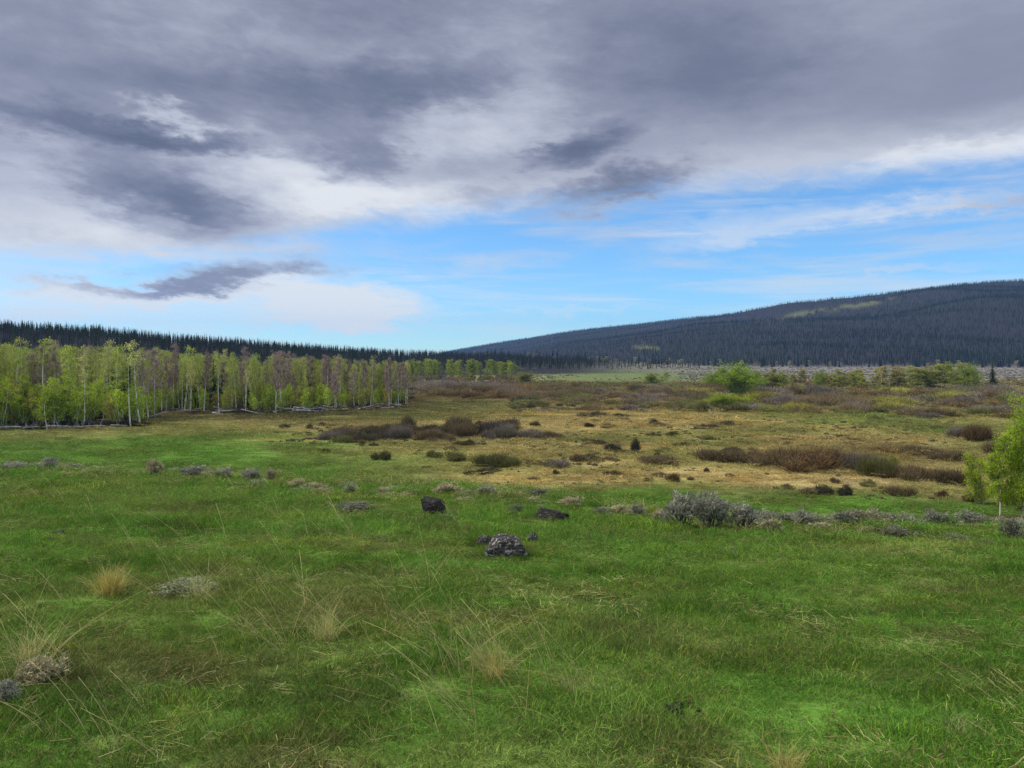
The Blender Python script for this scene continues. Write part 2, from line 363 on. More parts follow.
g.put(bg.inputs[0], col); bg.inputs[1].default_value = 1.0
w.cycles.sampling_method = 'MANUAL'; w.cycles.sample_map_resolution = 512

# ------------------------------------------------------------------ ground and hills
gm, g, out = mat('meadow_ground')
vc = g.node('ShaderNodeAttribute', attribute_name='gcol').outputs['Color']
geo = g.node('ShaderNodeNewGeometry').outputs['Position']
nf, _ = g.noise(g.vm('MULTIPLY', geo, (1, 1.6, 1)), 9., 5, .65); nm_, _ = g.noise(g.vm('MULTIPLY', geo, (.5, 1.2, .5)), 1.1, 6, .65)
k = g.m('MULTIPLY', g.ss(nf, .25, .75, .62, 1.3), g.ss(nm_, .25, .75, .62, 1.36))
cc = g.mix(1., vc, g.comb(k, k, k), 'MULTIPLY')
d = g.node('ShaderNodeBsdfDiffuse'); g.put(d.inputs[0], cc)
bp = g.node('ShaderNodeBump'); bp.inputs['Strength'].default_value = .8; bp.inputs['Distance'].default_value = .12
g.put(bp.inputs['Height'], g.m('ADD', nf, g.m('MULTIPLY', nm_, 2.))); g.nt.links.new(bp.outputs[0], d.inputs['Normal']); g.nt.links.new(d.outputs[0], out.inputs[0])

W1 = np.concatenate([np.linspace(-1.3, -.78, 50)[:-1], np.linspace(-.78, .78, 560), np.linspace(.78, 1.3, 50)[1:]])
YY = np.concatenate([np.linspace(-8, 2, 40)[:-1], np.exp(np.linspace(math.log(2), math.log(5600), 880))])
wg, yg = np.meshgrid(W1, YY); xg = wg * (yg + 16 * np.exp(-np.maximum(yg, 0) / 60)); xf, yf = xg.ravel(), yg.ravel()
zf = height(xf, yf); cf = gcol(xf, yf, zf)
nW, nY = len(W1), len(YY); i = np.arange(nY - 1)[:, None] * nW + np.arange(nW - 1)[None]
quads = np.stack([i, i + 1, i + nW + 1, i + nW], -1).reshape(-1, 4)
cen = quads.mean(1)
hm = is_hill(xf, yf)[quads].all(1)
def sheet(name, q):
    used = np.unique(q); mp = np.zeros(len(xf), int); mp[used] = np.arange(len(used)); mb = MB()
    mb.add(np.stack([xf, yf, zf], 1)[used], [mp[q]]); me = mb.mesh(name, gm)
    a = me.attributes.new('gcol', 'FLOAT_COLOR', 'POINT'); a.data.foreach_set('color', np.concatenate([cf[used], np.ones((len(used), 1))], 1).astype(np.float32).ravel())
    me.polygons.foreach_set('use_smooth', np.ones(len(me.polygons), bool)); o = link(name, me); tag(o, kind='structure'); return o
sheet('ground', quads[~hm]); sheet('hills', quads[hm])

# ------------------------------------------------------------------ grass
def grass_src(n, rad, h, wd, spread, dry, nm, m):
    b = MB(); r = rad * np.sqrt(R.random(n)); a = R.random(n) * 6.283
    cl = R.random((14, 2)) * 2 * rad - rad
    p = np.stack([r * np.cos(a), r * np.sin(a), np.full(n, -.012)], 1)
    k = R.integers(0, 14, n); pull = (R.random(n) < .55)[:, None]
    p[:, :2] = np.where(pull, cl[k] + R.normal(size=(n, 2)) * rad * .11, p[:, :2])
    lean = R.normal(size=(n, 2)) * spread; dr = np.stack([lean[:, 0], lean[:, 1], np.ones(n)], 1); dr /= np.linalg.norm(dr, axis=1)[:, None]
    ln = h * (.45 + .9 * R.random(n) ** 1.4) * np.where(pull[:, 0], 1.25, .9); bend = np.concatenate([R.normal(size=(n, 2)) * .35 * ln[:, None], -(R.random(n) * .25 * ln)[:, None]], 1)
    rn = np.where(R.random(n) < dry, .86 + .14 * R.random(n), R.random(n) * .72)
    b.blades(p, dr, ln, wd * (.6 + .8 * R.random(n)), bend, rn)
    return src(nm, b.mesh(nm, m))
gmat, g, out = mat('grass_blades')
r = g.node('ShaderNodeAttribute', attribute_name='rnd').outputs['Fac']
t = g.node('ShaderNodeAttribute', attribute_name='tint', attribute_type='INSTANCER').outputs['Color']
fresh = g.mix(1., t, g.ramp(r, [(0., (.45, .58, .6)), (.8, (2.15, 1.7, 1.5)), (.45, (1.0, 1.05, .95))]), 'MULTIPLY')
cc = g.mix(g.ss(r, .82, .88), fresh, g.mix(g.ss(r, .88, 1.), (.30, .24, .11), (.19, .14, .06)))
d = g.node('ShaderNodeBsdfDiffuse'); g.put(d.inputs[0], cc); tr = g.node('ShaderNodeBsdfTranslucent'); g.put(tr.inputs[0], cc)
x = g.node('ShaderNodeMixShader'); x.inputs[0].default_value = .3; g.nt.links.new(d.outputs[0], x.inputs[1]); g.nt.links.new(tr.outputs[0], x.inputs[2]); g.nt.links.new(x.outputs[0], out.inputs[0])
gsrc = [grass_src(900, .34, .055, .0034, .45, .04, 'turf', gmat), grass_src(900, .34, .065, .0034, .5, .10, 'turf', gmat), grass_src(800, .34, .05, .0036, .8, .22, 'turf', gmat), grass_src(700, .34, .085, .0036, .4, .07, 'turf', gmat)]
def fan_points(y0, y1, k, base, wmax=.80, pad=3.5):
    """points over the ground, thinner with distance"""
    pts = []; y = y0
    while y < y1:
        c_ = base * max(1, y / 7.); hw = wmax * y + pad; n = max(1, int(round(2 * hw * k / c_)))
        pts.append(np.stack([R.uniform(-hw, hw, n), R.uniform(y, y + c_, n)], 1)); y += c_
    return np.concatenate(pts)
pt = fan_points(1.2, 340, 3.0, .35)
E_ = edge(np.clip(pt[:, 0] / np.maximum(pt[:, 1], 6), -1.3, 1.3)); ratio = pt[:, 1] / E_
H_, T_ = ridge_left(pt[:, 0] / pt[:, 1]); pt = pt[(pt[:, 1] < .55 * T_)]; ratio = pt[:, 1] / edge(np.clip(pt[:, 0] / np.maximum(pt[:, 1], 6), -1.3, 1.3))
ring = []
for px_, by_, wp_ in [(436, 517, 34), (550, 523, 42), (504, 558, 44), (484, 546, 20), (533, 543, 15), (519, 551, 10), (57, 538, 16), (683, 529, 44), (710, 531, 46), (742, 532, 36), (184, 594, 54), (38, 686, 50)]:
    x_, y_, _ = hit(px_, by_, True); w__ = wp_ * y_ / F / 2
    for a_ in np.linspace(0, 6.28, 26): ring.append((x_ + math.cos(a_) * w__ * 1.12, y_ + w__ * .5 + math.sin(a_) * w__ * .95))
ring = np.array(ring); isr = np.concatenate([np.zeros(len(pt), bool), np.ones(len(ring), bool)]); pt = np.concatenate([pt, ring]); ratio = np.concatenate([ratio, np.full(len(ring), .5)])
gx, gy = pt.T; gz = height(gx, gy); s = np.where(isr, .45, np.maximum(1, gy / 7.))
cl = fbm(gx / .8, gy / .5, 111, 5); hz = (.35 + 1.35 * cl ** 2.) * np.where(gy < 7, 1, (gy / 7) ** .62) * np.where(ratio > 1.5, .75, 1)
hz = np.where(isr, 1.5, hz); ti = gcol(gx, gy, gz) * R.uniform(.66, 1.42, (len(gx), 1)) * np.where(R.random((len(gx), 1)) < .12, np.array([[1.35, 1.15, .9]]), 1.)
deadn = fbm(gx / .9, gy / .5, 117, 3)
var = np.where((deadn > .56) | (R.random(len(gx)) < .10), 2, np.where(deadn > .47, 1, np.where(cl > .58, 3, 0)))
o = scatter('grass', np.stack([gx, gy, gz], 1), np.stack([R.normal(size=len(gx)) * .05, R.normal(size=len(gx)) * .05, R.random(len(gx)) * 6.28], 1), np.stack([s, s, hz], 1), ti, var, gsrc)
tag(o, 'short green meadow grass covering the slope and valley floor', 'grass', kind='stuff')

# long dry stalks
dmat = leafy('dry_stalks', (.46, .44, .15), (.86, .80, .42), .25, 'INSTANCER')
def stalk_src(n, spread, h, lean):
    b = MB()
    for _ in range(n):
        a = R.random() * 6.28; q = np.array([math.cos(a), math.sin(a)]) * R.random() * .03
        d0 = np.array([lean + R.normal() * spread, R.normal() * spread]); L = h * R.uniform(.5, 1.1); t_ = np.linspace(0, 1, 6)[:, None]
        k_ = R.uniform(.3, 1.1)
        pts_ = np.concatenate([q + d0 * L * (t_ * .6 + t_ ** 2 * k_ * .5), L * (t_ - .22 * k_ * t_ ** 2)], 1)
        r_ = .0020 * (1.15 - .75 * t_[:, 0]); r_[-2] *= 1.7 if R.random() < .4 else 1
        b.tube(pts_, r_, 3, R.random())
        if R.random() < .5:
            p = pts_[2]; d1 = R.normal(size=3) * .5 + np.array([0, 0, .5]); b.tube([p, p + d1 * .05, p + d1 * .1 + np.array([0, 0, -.02])], [.0013, .001, .0004], 3, R.random())
    return src('stalks', b.mesh('stalks', dmat))
ssrc = [stalk_src(3, .35, .42, -.25), stalk_src(6, .4, .34, -.15), stalk_src(1, .3, .5, -.4), stalk_src(9, .55, .2, 0), stalk_src(2, .5, .45, .2)]
# fallen straw and thatch
def straw_src(n, rad):
    b = MB(); a = R.random(n) * 6.28; p = np.stack([R.normal(size=n) * rad, R.normal(size=n) * rad, .01 + R.random(n) * .05], 1); main = R.random() * 3
    a = np.where(R.random(n) < .6, main + R.normal(size=n) * .4, a)
    dr = np.stack([np.cos(a), np.sin(a), R.normal(size=n) * .15], 1); dr /= np.linalg.norm(dr, axis=1)[:, None]; ln = R.uniform(.04, .2, n)
    b.blades(p, dr, ln, np.full(n, .0026), np.stack([R.normal(size=n) * .03, R.normal(size=n) * .03, R.normal(size=n) * .015], 1))
    return src('straw', b.mesh('straw', dmat))
ssrc += [straw_src(60, .14), straw_src(26, .08), straw_src(110, .22)]
P = []; V = []; S = []
seeds = [(20, 690, .5, 13), (60, 660, .5, 9), (290, 650, .4, 12), (300, 610, .3, 11), (325, 640, .25, 9), (195, 605, .3, 9), (235, 600, .6, 8), (490, 660, .2, 8), (30, 730, .4, 6), (205, 590, .4, 9), (110, 520, .8, 9), (50, 500, 1., 10), (420, 580, .5, 8), (470, 690, .5, 14), (500, 680, .4, 10), (450, 660, .5, 10),
         (110, 740, .5, 8), (200, 760, .4, 7), (560, 700, .4, 7), (420, 720, .5, 8), (380, 620, .6, 9), (240, 560, .8, 9), (650, 470, 1.2, 3), (900, 560, 1., 6), (360, 540, 1, 8), (155, 540, 1, 8), (280, 520, 1, 8)]
for px, py, rr, n_ in seeds:
    x0, y0, _ = hit(px, py, True)
    for _ in range(n_):
        P.append((x0 + R.normal() * rr * .5, y0 + R.normal() * rr * .5)); V.append(R.choice([0, 2, 2, 4])); S.append(R.uniform(.5, 1.25))
fp = fan_points(2.2, 30, .25, .35); dn = fbm(fp[:, 0] / 2.5, fp[:, 1] / 2, 131)
for (x0, y0), q in zip(fp, dn):
    if R.random() < (.75 if x0 < 0 else .22) * (.3 + q * 1.2): P.append((x0, y0)); V.append(R.choice([0, 1, 2, 3, 3, 4])); S.append(R.uniform(.35, .95 if x0 < 0 else .6))
fp = fan_points(2., 30, .55, .35); dn = fbm(fp[:, 0] / 1.5, fp[:, 1] / 1., 137)
for (x0, y0), q in zip(fp, dn):
    if q > .44: P.append((x0, y0)); V.append(R.choice([5, 6, 7])); S.append(R.uniform(.6, 1.1))
for _ in range(420):
    u_ = R.uniform(-.72, .75); Y_ = float(edge(np.array(u_))) * R.uniform(.84, 1.02)
    if vnoise(u_ * 14, 3.3, 5) < .55 or R.random() < .25: P.append((u_ * Y_, Y_)); V.append(R.choice([3, 3, 7])); S.append(R.uniform(.7, 1.5))
P = np.array(P); V = np.array(V); S = np.array(S); Pz = height(P[:, 0], P[:, 1])
wk = np.maximum(1, P[:, 1] / 9) ** .6
o = scatter('dry_grass', np.stack([P[:, 0], P[:, 1], Pz], 1), np.stack([R.normal(size=len(P)) * .12, R.normal(size=len(P)) * .12, np.where(V >= 3, R.random(len(P)) * 6.28, R.normal(size=len(P)) * .5)], 1),
            np.stack([S * wk, S * wk, S], 1), R.uniform(.65, 1.1, (len(P), 1)) * np.array([[1, .97, .9]]), V, ssrc)
tag(o, 'long pale dry stalks and straw leaning out of the green grass', 'grass', kind='stuff')

# ------------------------------------------------------------------ bark, leaves
def bark(name, a, b, scale=6., objcol=False):
    m, g, out = mat(name); tcn = g.node('ShaderNodeTexCoord').outputs['Object']
    n1, _ = g.noise(g.vm('MULTIPLY', tcn, (1, 1, .35)), scale, 5, .6)
    cc = g.mix(g.ss(n1, .45, .64), a, b)
    if objcol: cc = g.mix(1., cc, g.node('ShaderNodeObjectInfo').outputs['Color'], 'MULTIPLY')
    d = g.node('ShaderNodeBsdfDiffuse'); g.put(d.inputs[0], cc); g.nt.links.new(d.outputs[0], out.inputs[0]); return m
ABARK = bark('aspen_bark', (.72, .69, .59), (.20, .18, .15), 3.); TBARK = bark('twig_bark', (.20, .17, .12), (.12, .10, .07))
DEADWOOD = bark('weathered_wood', (.42, .40, .37), (.20, .18, .17), 3.)
CBARK = bark('conifer_bark', (.12, .09, .07), (.06, .045, .035))
SBARK = bark('sage_wood', (.22, .18, .15), (.09, .07, .06), 14.)
LEAF = leafy('aspen_leaves', (.5, .58, .5), (1.65, 1.5, 1.4), .4); LEAF_I = leafy('aspen_leaves_deep', (.62, .66, .6), (1.3, 1.25, 1.2), .4, 'INSTANCER')
TWIG = leafy('bare_twigs', (.6, .6, .6), (1.3, 1.25, 1.25), .1)
NEEDLE = leafy('conifer_needles', (.6, .6, .6), (1.35, 1.3, 1.2), .15)
NEEDLE_I = leafy('conifer_needles_far', (.6, .6, .6), (1.35, 1.3, 1.2), .1, 'INSTANCER')
WILL = leafy('willow_stems', (.5, .5, .5), (1.5, 1.4, 1.3), .15)
WILL_I = leafy('willow_stems_far', (.5, .5, .5), (1.5, 1.4, 1.3), .15, 'INSTANCER')
SAGEL = leafy('sage_leaves', (.30, .32, .30), (1.75, 1.7, 1.6), .2)
STRAW = leafy('tuft_straw', (.6, .64, .45), (1.55, 1.62, 1.2), .25)

def aspen(H, crown_lo, rad, nleaf, leafsz, bare=False, curve=.3, stems=1, rt=None, blunt=.5, nb=26):
    tb = MB(); lb = MB(); C_ = []
    for s_ in range(stems):
        off = R.normal(size=2) * (.35 if stems > 1 else 0); Hs = H * (1 if s_ == 0 else R.uniform(.6, .95)); ln = R.normal(size=2) * (curve + (.6 if stems > 1 else 0))
        t_ = np.linspace(0, 1, 9); ph = R.random() * 6
        ax = np.stack([off[0] + ln[0] * t_ + .12 * np.sin(t_ * 5 + ph), off[1] + ln[1] * t_ + .12 * np.cos(t_ * 4 + ph), -.25 + (Hs + .25) * t_], 1)
        rt_ = (rt or H * .0088); tb.tube(ax, rt_ * (1.08 - t_) ** .8 + .006, 7)
        for k_ in range(nb):
            f = crown_lo + (1 - crown_lo) * (k_ + R.random()) / nb; p = np.array([np.interp(f, t_, ax[:, i]) for i in range(3)])
            q = (f - crown_lo) / (1 - crown_lo); L = rad * (math.sin(min(1, q * 1.1 + .25) * 2.6) ** blunt if q < .95 else .35) * R.uniform(.45, 1.15); a = R.random() * 6.28
            e = p + np.array([math.cos(a) * L, math.sin(a) * L, L * R.uniform(.5, 1.3)]); mid = (p + e) / 2 + np.array([0, 0, -.12 * L])
            tb.tube([p, mid, e], [rt_ * .22 * (1.1 - f) + .008, rt_ * .12 * (1.1 - f) + .006, .004], 3, .5, 1)
            for j in range(5 if not bare else 9):
                w_ = R.uniform(.3, 1.); c_ = p * (1 - w_) + e * w_ + R.normal(size=3) * rad * .10
                C_.append((c_, p + (e - p) * min(w_, .9)))
    C_c = np.array([a for a, _ in C_]); Cb = np.array([b for _, b in C_])
    if bare:
        k_ = R.integers(0, len(C_c), nleaf); n = nleaf; dr = R.normal(size=(n, 3)) * .5; dr[:, 2] += .9; dr /= np.linalg.norm(dr, axis=1)[:, None]
        lb.blades(C_c[k_] + R.normal(size=(n, 3)) * .08, dr, R.uniform(.25, .8, n), np.full(n, leafsz), R.normal(size=(n, 3)) * .05)
    else:
        wgt = R.random(len(C_c)) ** 2 + .05; wgt /= wgt.sum(); k_ = R.choice(len(C_c), nleaf, p=wgt)
        lb.cards(C_c[k_] + R.normal(size=(nleaf, 3)) * rad * .13, leafsz * R.uniform(.6, 1.3, nleaf), np.clip(R.random(nleaf) * .7 + R.random(len(C_c))[k_] * .35, 0, 1))
        n = nleaf // 6; k_ = R.integers(0, len(C_c), n); dr = R.normal(size=(n, 3)) * .5; dr[:, 2] += .8; dr /= np.linalg.norm(dr, axis=1)[:, None]
        tb.blades(C_c[k_] - dr * .2, dr, R.uniform(.2, .6, n), np.full(n, .02), np.zeros((n, 3)), None, 1)
    return tb.mesh('trunk', [ABARK, TBARK]), lb.mesh('crown', TWIG if bare else LEAF)
def conifer(H, rad, levels, per, m, seg=3, ragged=.25, dead=False):
    tb = MB(); tb.tube(np.array([[0, 0, -.4], [0, 0, H * .5], [0, 0, H * .985]]), [H * .013, H * .008, .02], 6)
    lb = MB()
    for k_ in range(levels):
        f = (k_ + .2) / levels; z0 = H * (.08 + .92 * f); rr = rad * (1 - f) ** .8 * R.uniform(1 - ragged, 1 + ragged)
        n = max(3, int(per * (1 - f * .5))); a = R.random() * 6 + np.arange(n) * 6.283 / n + R.normal(size=n) * .25; L = rr * R.uniform(.55, 1.12, n) + .06
        d_ = np.stack([np.cos(a), np.sin(a), np.zeros(n)], 1); sd_ = np.stack([-np.sin(a), np.cos(a), np.zeros(n)], 1)
        z1 = np.full(n, z0) + R.normal(size=n) * H * .012; c0 = d_ * .0; c0[:, 2] = z1 + L * .30
        for j in range(seg):
            t0, t1 = j / seg, (j + 1) / seg; wj = L * .40 * (1 - t0 * .55) * R.uniform(.6, 1.2, n); droop = -.42
            a0 = c0 + d_ * (L * t0)[:, None] + np.array([0, 0, 1.]) * (L * droop * t0)[:, None]
            a1 = c0 + d_ * (L * t1 * 1.12)[:, None] + np.array([0, 0, 1.]) * (L * droop * t1 - .04 * L)[:, None]
            for sg in (-1, 1):
                tip = a0 * .35 + a1 * .65 + sd_ * (sg * wj)[:, None] + np.array([0, 0, -1.]) * (wj * .45)[:, None]
                v = np.stack([a0, tip, a1], 1).reshape(-1, 3); lb.add(v, [np.arange(n)[:, None] * 3 + np.arange(3)[None]], np.repeat(R.random(n), 3))
    return tb.mesh('trunk', CBARK), lb.mesh('crown', m)
def far_conifer(H, rad, levels, per, dead=False):
    b = MB(); b.tube(np.array([[0, 0, -1], [0, 0, H * .97]]), [H * .012, .03], 4, .6)
    if dead:
        n = 40; z_ = H * (.25 + .7 * R.random(n)); a = R.random(n) * 6.28; dr = np.stack([np.cos(a), np.sin(a), R.normal(size=n) * .25], 1)
        b.blades(np.stack([0 * z_, 0 * z_, z_], 1), dr, rad * (1.1 - z_ / H) * 1.3, np.full(n, .12), R.normal(size=(n, 3)) * .1)
    else:
        for k_ in range(levels):
            f = k_ / levels; z0 = H * (.14 + .86 * f); rr = rad * (1 - f) ** .85 + .1; n = per; a = R.random() * 6 + np.arange(n) * 6.283 / n; L = rr * R.uniform(.6, 1.15, n)
            base = np.stack([np.cos(a) * L, np.sin(a) * L, z0 - .25 * L + R.normal(size=n) * .3], 1); a2 = a + .55; b2 = np.stack([np.cos(a2) * L * .45, np.sin(a2) * L * .45, np.full(n, z0)], 1)
            a3 = a - .55; b3 = np.stack([np.cos(a3) * L * .45, np.sin(a3) * L * .45, np.full(n, z0)], 1); top = np.tile([[0, 0, z0 + H * 1.1 / levels]], (n, 1))
            v = np.stack([base, b2, top, b3], 1).reshape(-1, 3); b.add(v, [np.arange(n)[:, None] * 4 + np.arange(4)[None]], np.repeat(R.random(n), 4))
    return src('far_tree', b.mesh('far_tree', NEEDLE_I))
def bush(w_, h_, n, sw, leaf, m, flat=.55, nc=5, lsz=.07):
    """thicket of fine upright stems in several clumps, unit scale"""
    b = MB(); cc_ = np.stack([R.normal(size=nc) * w_ * .2, R.normal(size=nc) * w_ * .2], 1); ch = R.uniform(.65, 1.05, nc) * h_; k_ = R.integers(0, nc, n)
    a = R.random(n) * 6.28; sp_ = R.random(n) ** .6; p = np.stack([cc_[k_, 0] + R.normal(size=n) * w_ * .07, cc_[k_, 1] + R.normal(size=n) * w_ * .07, np.full(n, -.05)], 1)
    ou = w_ * .30 * sp_; tip = p + np.stack([np.cos(a) * ou, np.sin(a) * ou, ch[k_] * np.sqrt(np.clip(1 - .62 * sp_ ** 2, .1, 1)) * R.uniform(.55, 1.06, n)], 1)
    d_ = tip - p; L = np.linalg.norm(d_, axis=1); b.blades(p, d_ / L[:, None], L, sw * R.uniform(.6, 1.3, n), R.normal(size=(n, 3)) * .05 * h_)
    m2 = int(n * leaf); j = R.integers(0, n, m2); t_ = R.uniform(.35, 1.02, m2)[:, None]
    b.cards(p[j] + d_[j] * t_ + R.normal(size=(m2, 3)) * .05 * w_, np.full(m2, lsz) * R.uniform(.5, 1.4, m2), None, 0, 1., .45)
    return b.mesh('willow_bush', m)
def sagebrush(n=2600, nc=9, lsz=.030):
    sb = MB(); lb = MB(); cc_ = []
    for k_ in range(nc * 2):
        a = R.random() * 6.28; r_ = .42 * math.sqrt(R.random()); hh = math.sqrt(max(.15, 1 - (r_ / .5) ** 2)) * R.uniform(.6, 1.)
        e = np.array([math.cos(a) * r_, math.sin(a) * r_, hh]); m_ = e * np.array([.55, .55, .45]) + R.normal(size=3) * .05
        sb.tube([np.array([R.normal() * .04, R.normal() * .04, -.08]), m_, e * .93], [.022, .014, .006], 4); cc_.append(e)
        for _ in range(4):
            q = m_ + (e - m_) * R.random(); e2 = q + np.array([R.normal() * .14, R.normal() * .14, .16 + R.random() * .1]); sb.tube([q, (q + e2) / 2 + R.normal(size=3) * .02, e2], [.008, .006, .003], 3); cc_.append(e2)
    C_ = np.array(cc_); k_ = R.integers(0, len(C_), n); c_ = C_[k_] + R.normal(size=(n, 3)) * np.array([.055, .055, .06]); rn = np.clip(R.random(len(C_))[k_] * .6 + R.random(n) * .5, 0, 1)
    dr = R.normal(size=(n, 3)) * .45 + np.concatenate([C_[k_][:, :2] * .8, np.full((n, 1), .8)], 1); dr /= np.linalg.norm(dr, axis=1)[:, None]
    lb.blades(c_ - dr * .05, dr, R.uniform(.06, .15, n), np.full(n, lsz) * R.uniform(.4, 1, n), R.normal(size=(n, 3)) * .015, rn)
    return sb.mesh('stems', SBARK), lb.mesh('foliage', SAGEL)

def place_tree(name, meshes, pos, rz, s, tint, label, cat, group, names=('trunk', 'crown')):
    e = bpy.data.objects.new(name, None); COL.objects.link(e); e.location = pos; e.rotation_euler = (R.normal() * .015, R.normal() * .015, rz); e.scale = s
    e.empty_display_size = .3
    for nm, me in zip(names, meshes):
        o = link(nm, me, e); o.color = (*tint, 1)
    tag(e, label, cat, group); return e
def at(x, Y): return (float(x), float(Y), float(height(np.array([x]), np.array([Y]))[0]))

# ------------------------------------------------------------------ aspen grove on the left
TALL = [aspen(12.2, .46, 1.4, 800, .20, rt=.12, curve=.7) for _ in range(6)] + [aspen(12.2, .64, 1.3, 560, .20, rt=.12, curve=.7) for _ in range(4)]
FAR = [aspen(13, .22, 1.9, 2200, .36, rt=.08) for _ in range(4)]
BARE = [aspen(12, .38, 1.4, 1700, .05, True, nb=30, rt=.10) for _ in range(4)]
YOUNG = [aspen(6, .22, 1.3, 2000, .19, stems=3, rt=.045, nb=16) for _ in range(4)]
def front(px): return 12 * F / (np.interp(px, [-200, -60, 0, 128, 142, 158, 230, 300, 400, 414], [436, 433, 430, 428.5, 428, 413.5, 416, 413.5, 408.5, 403]) - HZ)
def where(px):
    return ('by the open left end of the grove' if px < 70 else 'at the low thicket of the grove' if px < 150 else 'over the deadfall of the grove' if px < 235 else 'in the middle of the grove' if px < 320 else 'near the right end of the grove')
GA = 'aspens of the grove'
def aspen_tint(kind):
    b_ = {'y': (.43, .52, .09), 'o': (.38, .42, .12), 'p': (.52, .54, .20), 'g': (.31, .42, .08)}[kind]
    return tuple(np.array(b_) * R.uniform(.8, 1.2))
for k_ in range(196):
    px = R.uniform(-70, 411); fr = front(px); Y = fr + 1.5 + 62 * R.random() ** 1.5 * (1 if px < 380 else .5); x = pu(px) * Y
    tall = np.interp(px, [0, 120, 230, 300, 410], [1.16, 1.14, 1.0, .98, .86]) * R.uniform(.66, 1.12) ** 1.0
    pb = np.interp(px, [0, 30, 60, 260, 280, 380, 400, 415], [.4, .3, .08, .14, .85, .80, .4, .1])
    if R.random() < pb:
        tint = np.array([.42, .32, .28]) * R.uniform(.75, 1.15); me = BARE[R.integers(4)]; lab = 'leafless pinkish grey aspen ' + where(px)
    else:
        kd = R.choice(['y', 'o', 'p', 'g'], p=[.3, .25, .33, .12]); tint = aspen_tint(kd); me = TALL[R.integers(10)]
        lab = {'y': 'tall aspen with yellow green spring leaves ', 'o': 'tall aspen with thin olive crown ', 'p': 'tall aspen with pale straw coloured crown ', 'g': 'tall aspen with fresher green crown '}[kd] + where(px)
    place_tree('aspen_tree', me, at(x, Y), R.random() * 6.28, (tall * R.uniform(.85, 1.15), tall * R.uniform(.85, 1.15), tall), tint, lab, 'tree', GA)
for k_ in range(130):
    px = R.uniform(-60, 408); fr = front(px); Y = fr + (0 if px < 145 else 3) + 16 * R.random(); x = pu(px) * Y
    s_ = (R.uniform(.9, 1.45) if px < 145 else R.uniform(.55, .95)); tint = np.array([.37, .50, .05]) * R.uniform(.75, 1.15)
    if R.random() < .25: tint = np.array([.34, .32, .08])
    place_tree('young_aspen', YOUNG[R.integers(4)], at(x, Y), R.random() * 6.28, (s_ * 1.15, s_ * 1.15, s_), tint, 'young bright green aspen clump ' + where(px), 'tree', 'young aspens under the grove')
def merged(me_pair):
    b = MB()
    for me in me_pair:
        n = len(me.vertices); co = np.zeros(n * 3, np.float32); me.vertices.foreach_get('co', co); rn = np.zeros(n, np.float32); me.attributes['rnd'].data.foreach_get('value', rn)
        nl = len(me.loops); li = np.zeros(nl, np.int32); me.loops.foreach_get('vertex_index', li); tt = np.zeros(len(me.polygons), np.int32); me.polygons.foreach_get('loop_total', tt); ls = np.zeros(len(me.polygons), np.int32); me.polygons.foreach_get('loop_start', ls)
        b.add(co.reshape(-1, 3), [li[ls[tt == k][:, None] + np.arange(k)[None]] for k in np.unique(tt)], rn)
    return src('grove_tree', b.mesh('grove_tree', LEAF_I))
GT = [merged(m_) for m_ in (TALL[0], TALL[2], TALL[8], BARE[0], YOUNG[0])]
n = 800; px = R.uniform(-110, 408, n); Y = front(px) + 10 + 75 * R.random(n); Y = np.where(px > 370, np.minimum(Y, front(px) + 40), Y); x = pu(px) * Y; z = height(x, Y); var = R.choice(5, n, p=[.28, .23, .2, .09, .2]); k_ = np.interp(px, [0, 120, 230, 300, 410], [1.12, 1.1, .98, .95, .84]) * R.uniform(.8, 1.05, n)
ti = np.array([[.38, .45, .09], [.35, .39, .11], [.44, .47, .17], [.38, .32, .25], [.36, .46, .06]])[var] * R.uniform(.75, 1.15, (n, 1))
o = scatter('aspen_thicket', np.stack([x, Y, z], 1), np.stack([0 * x, 0 * x, R.random(n) * 6.28], 1), np.stack([k_, k_, k_], 1), ti, var, GT); tag(o, 'dense mass of further aspens filling the grove behind the front trunks', 'trees', kind='stuff')
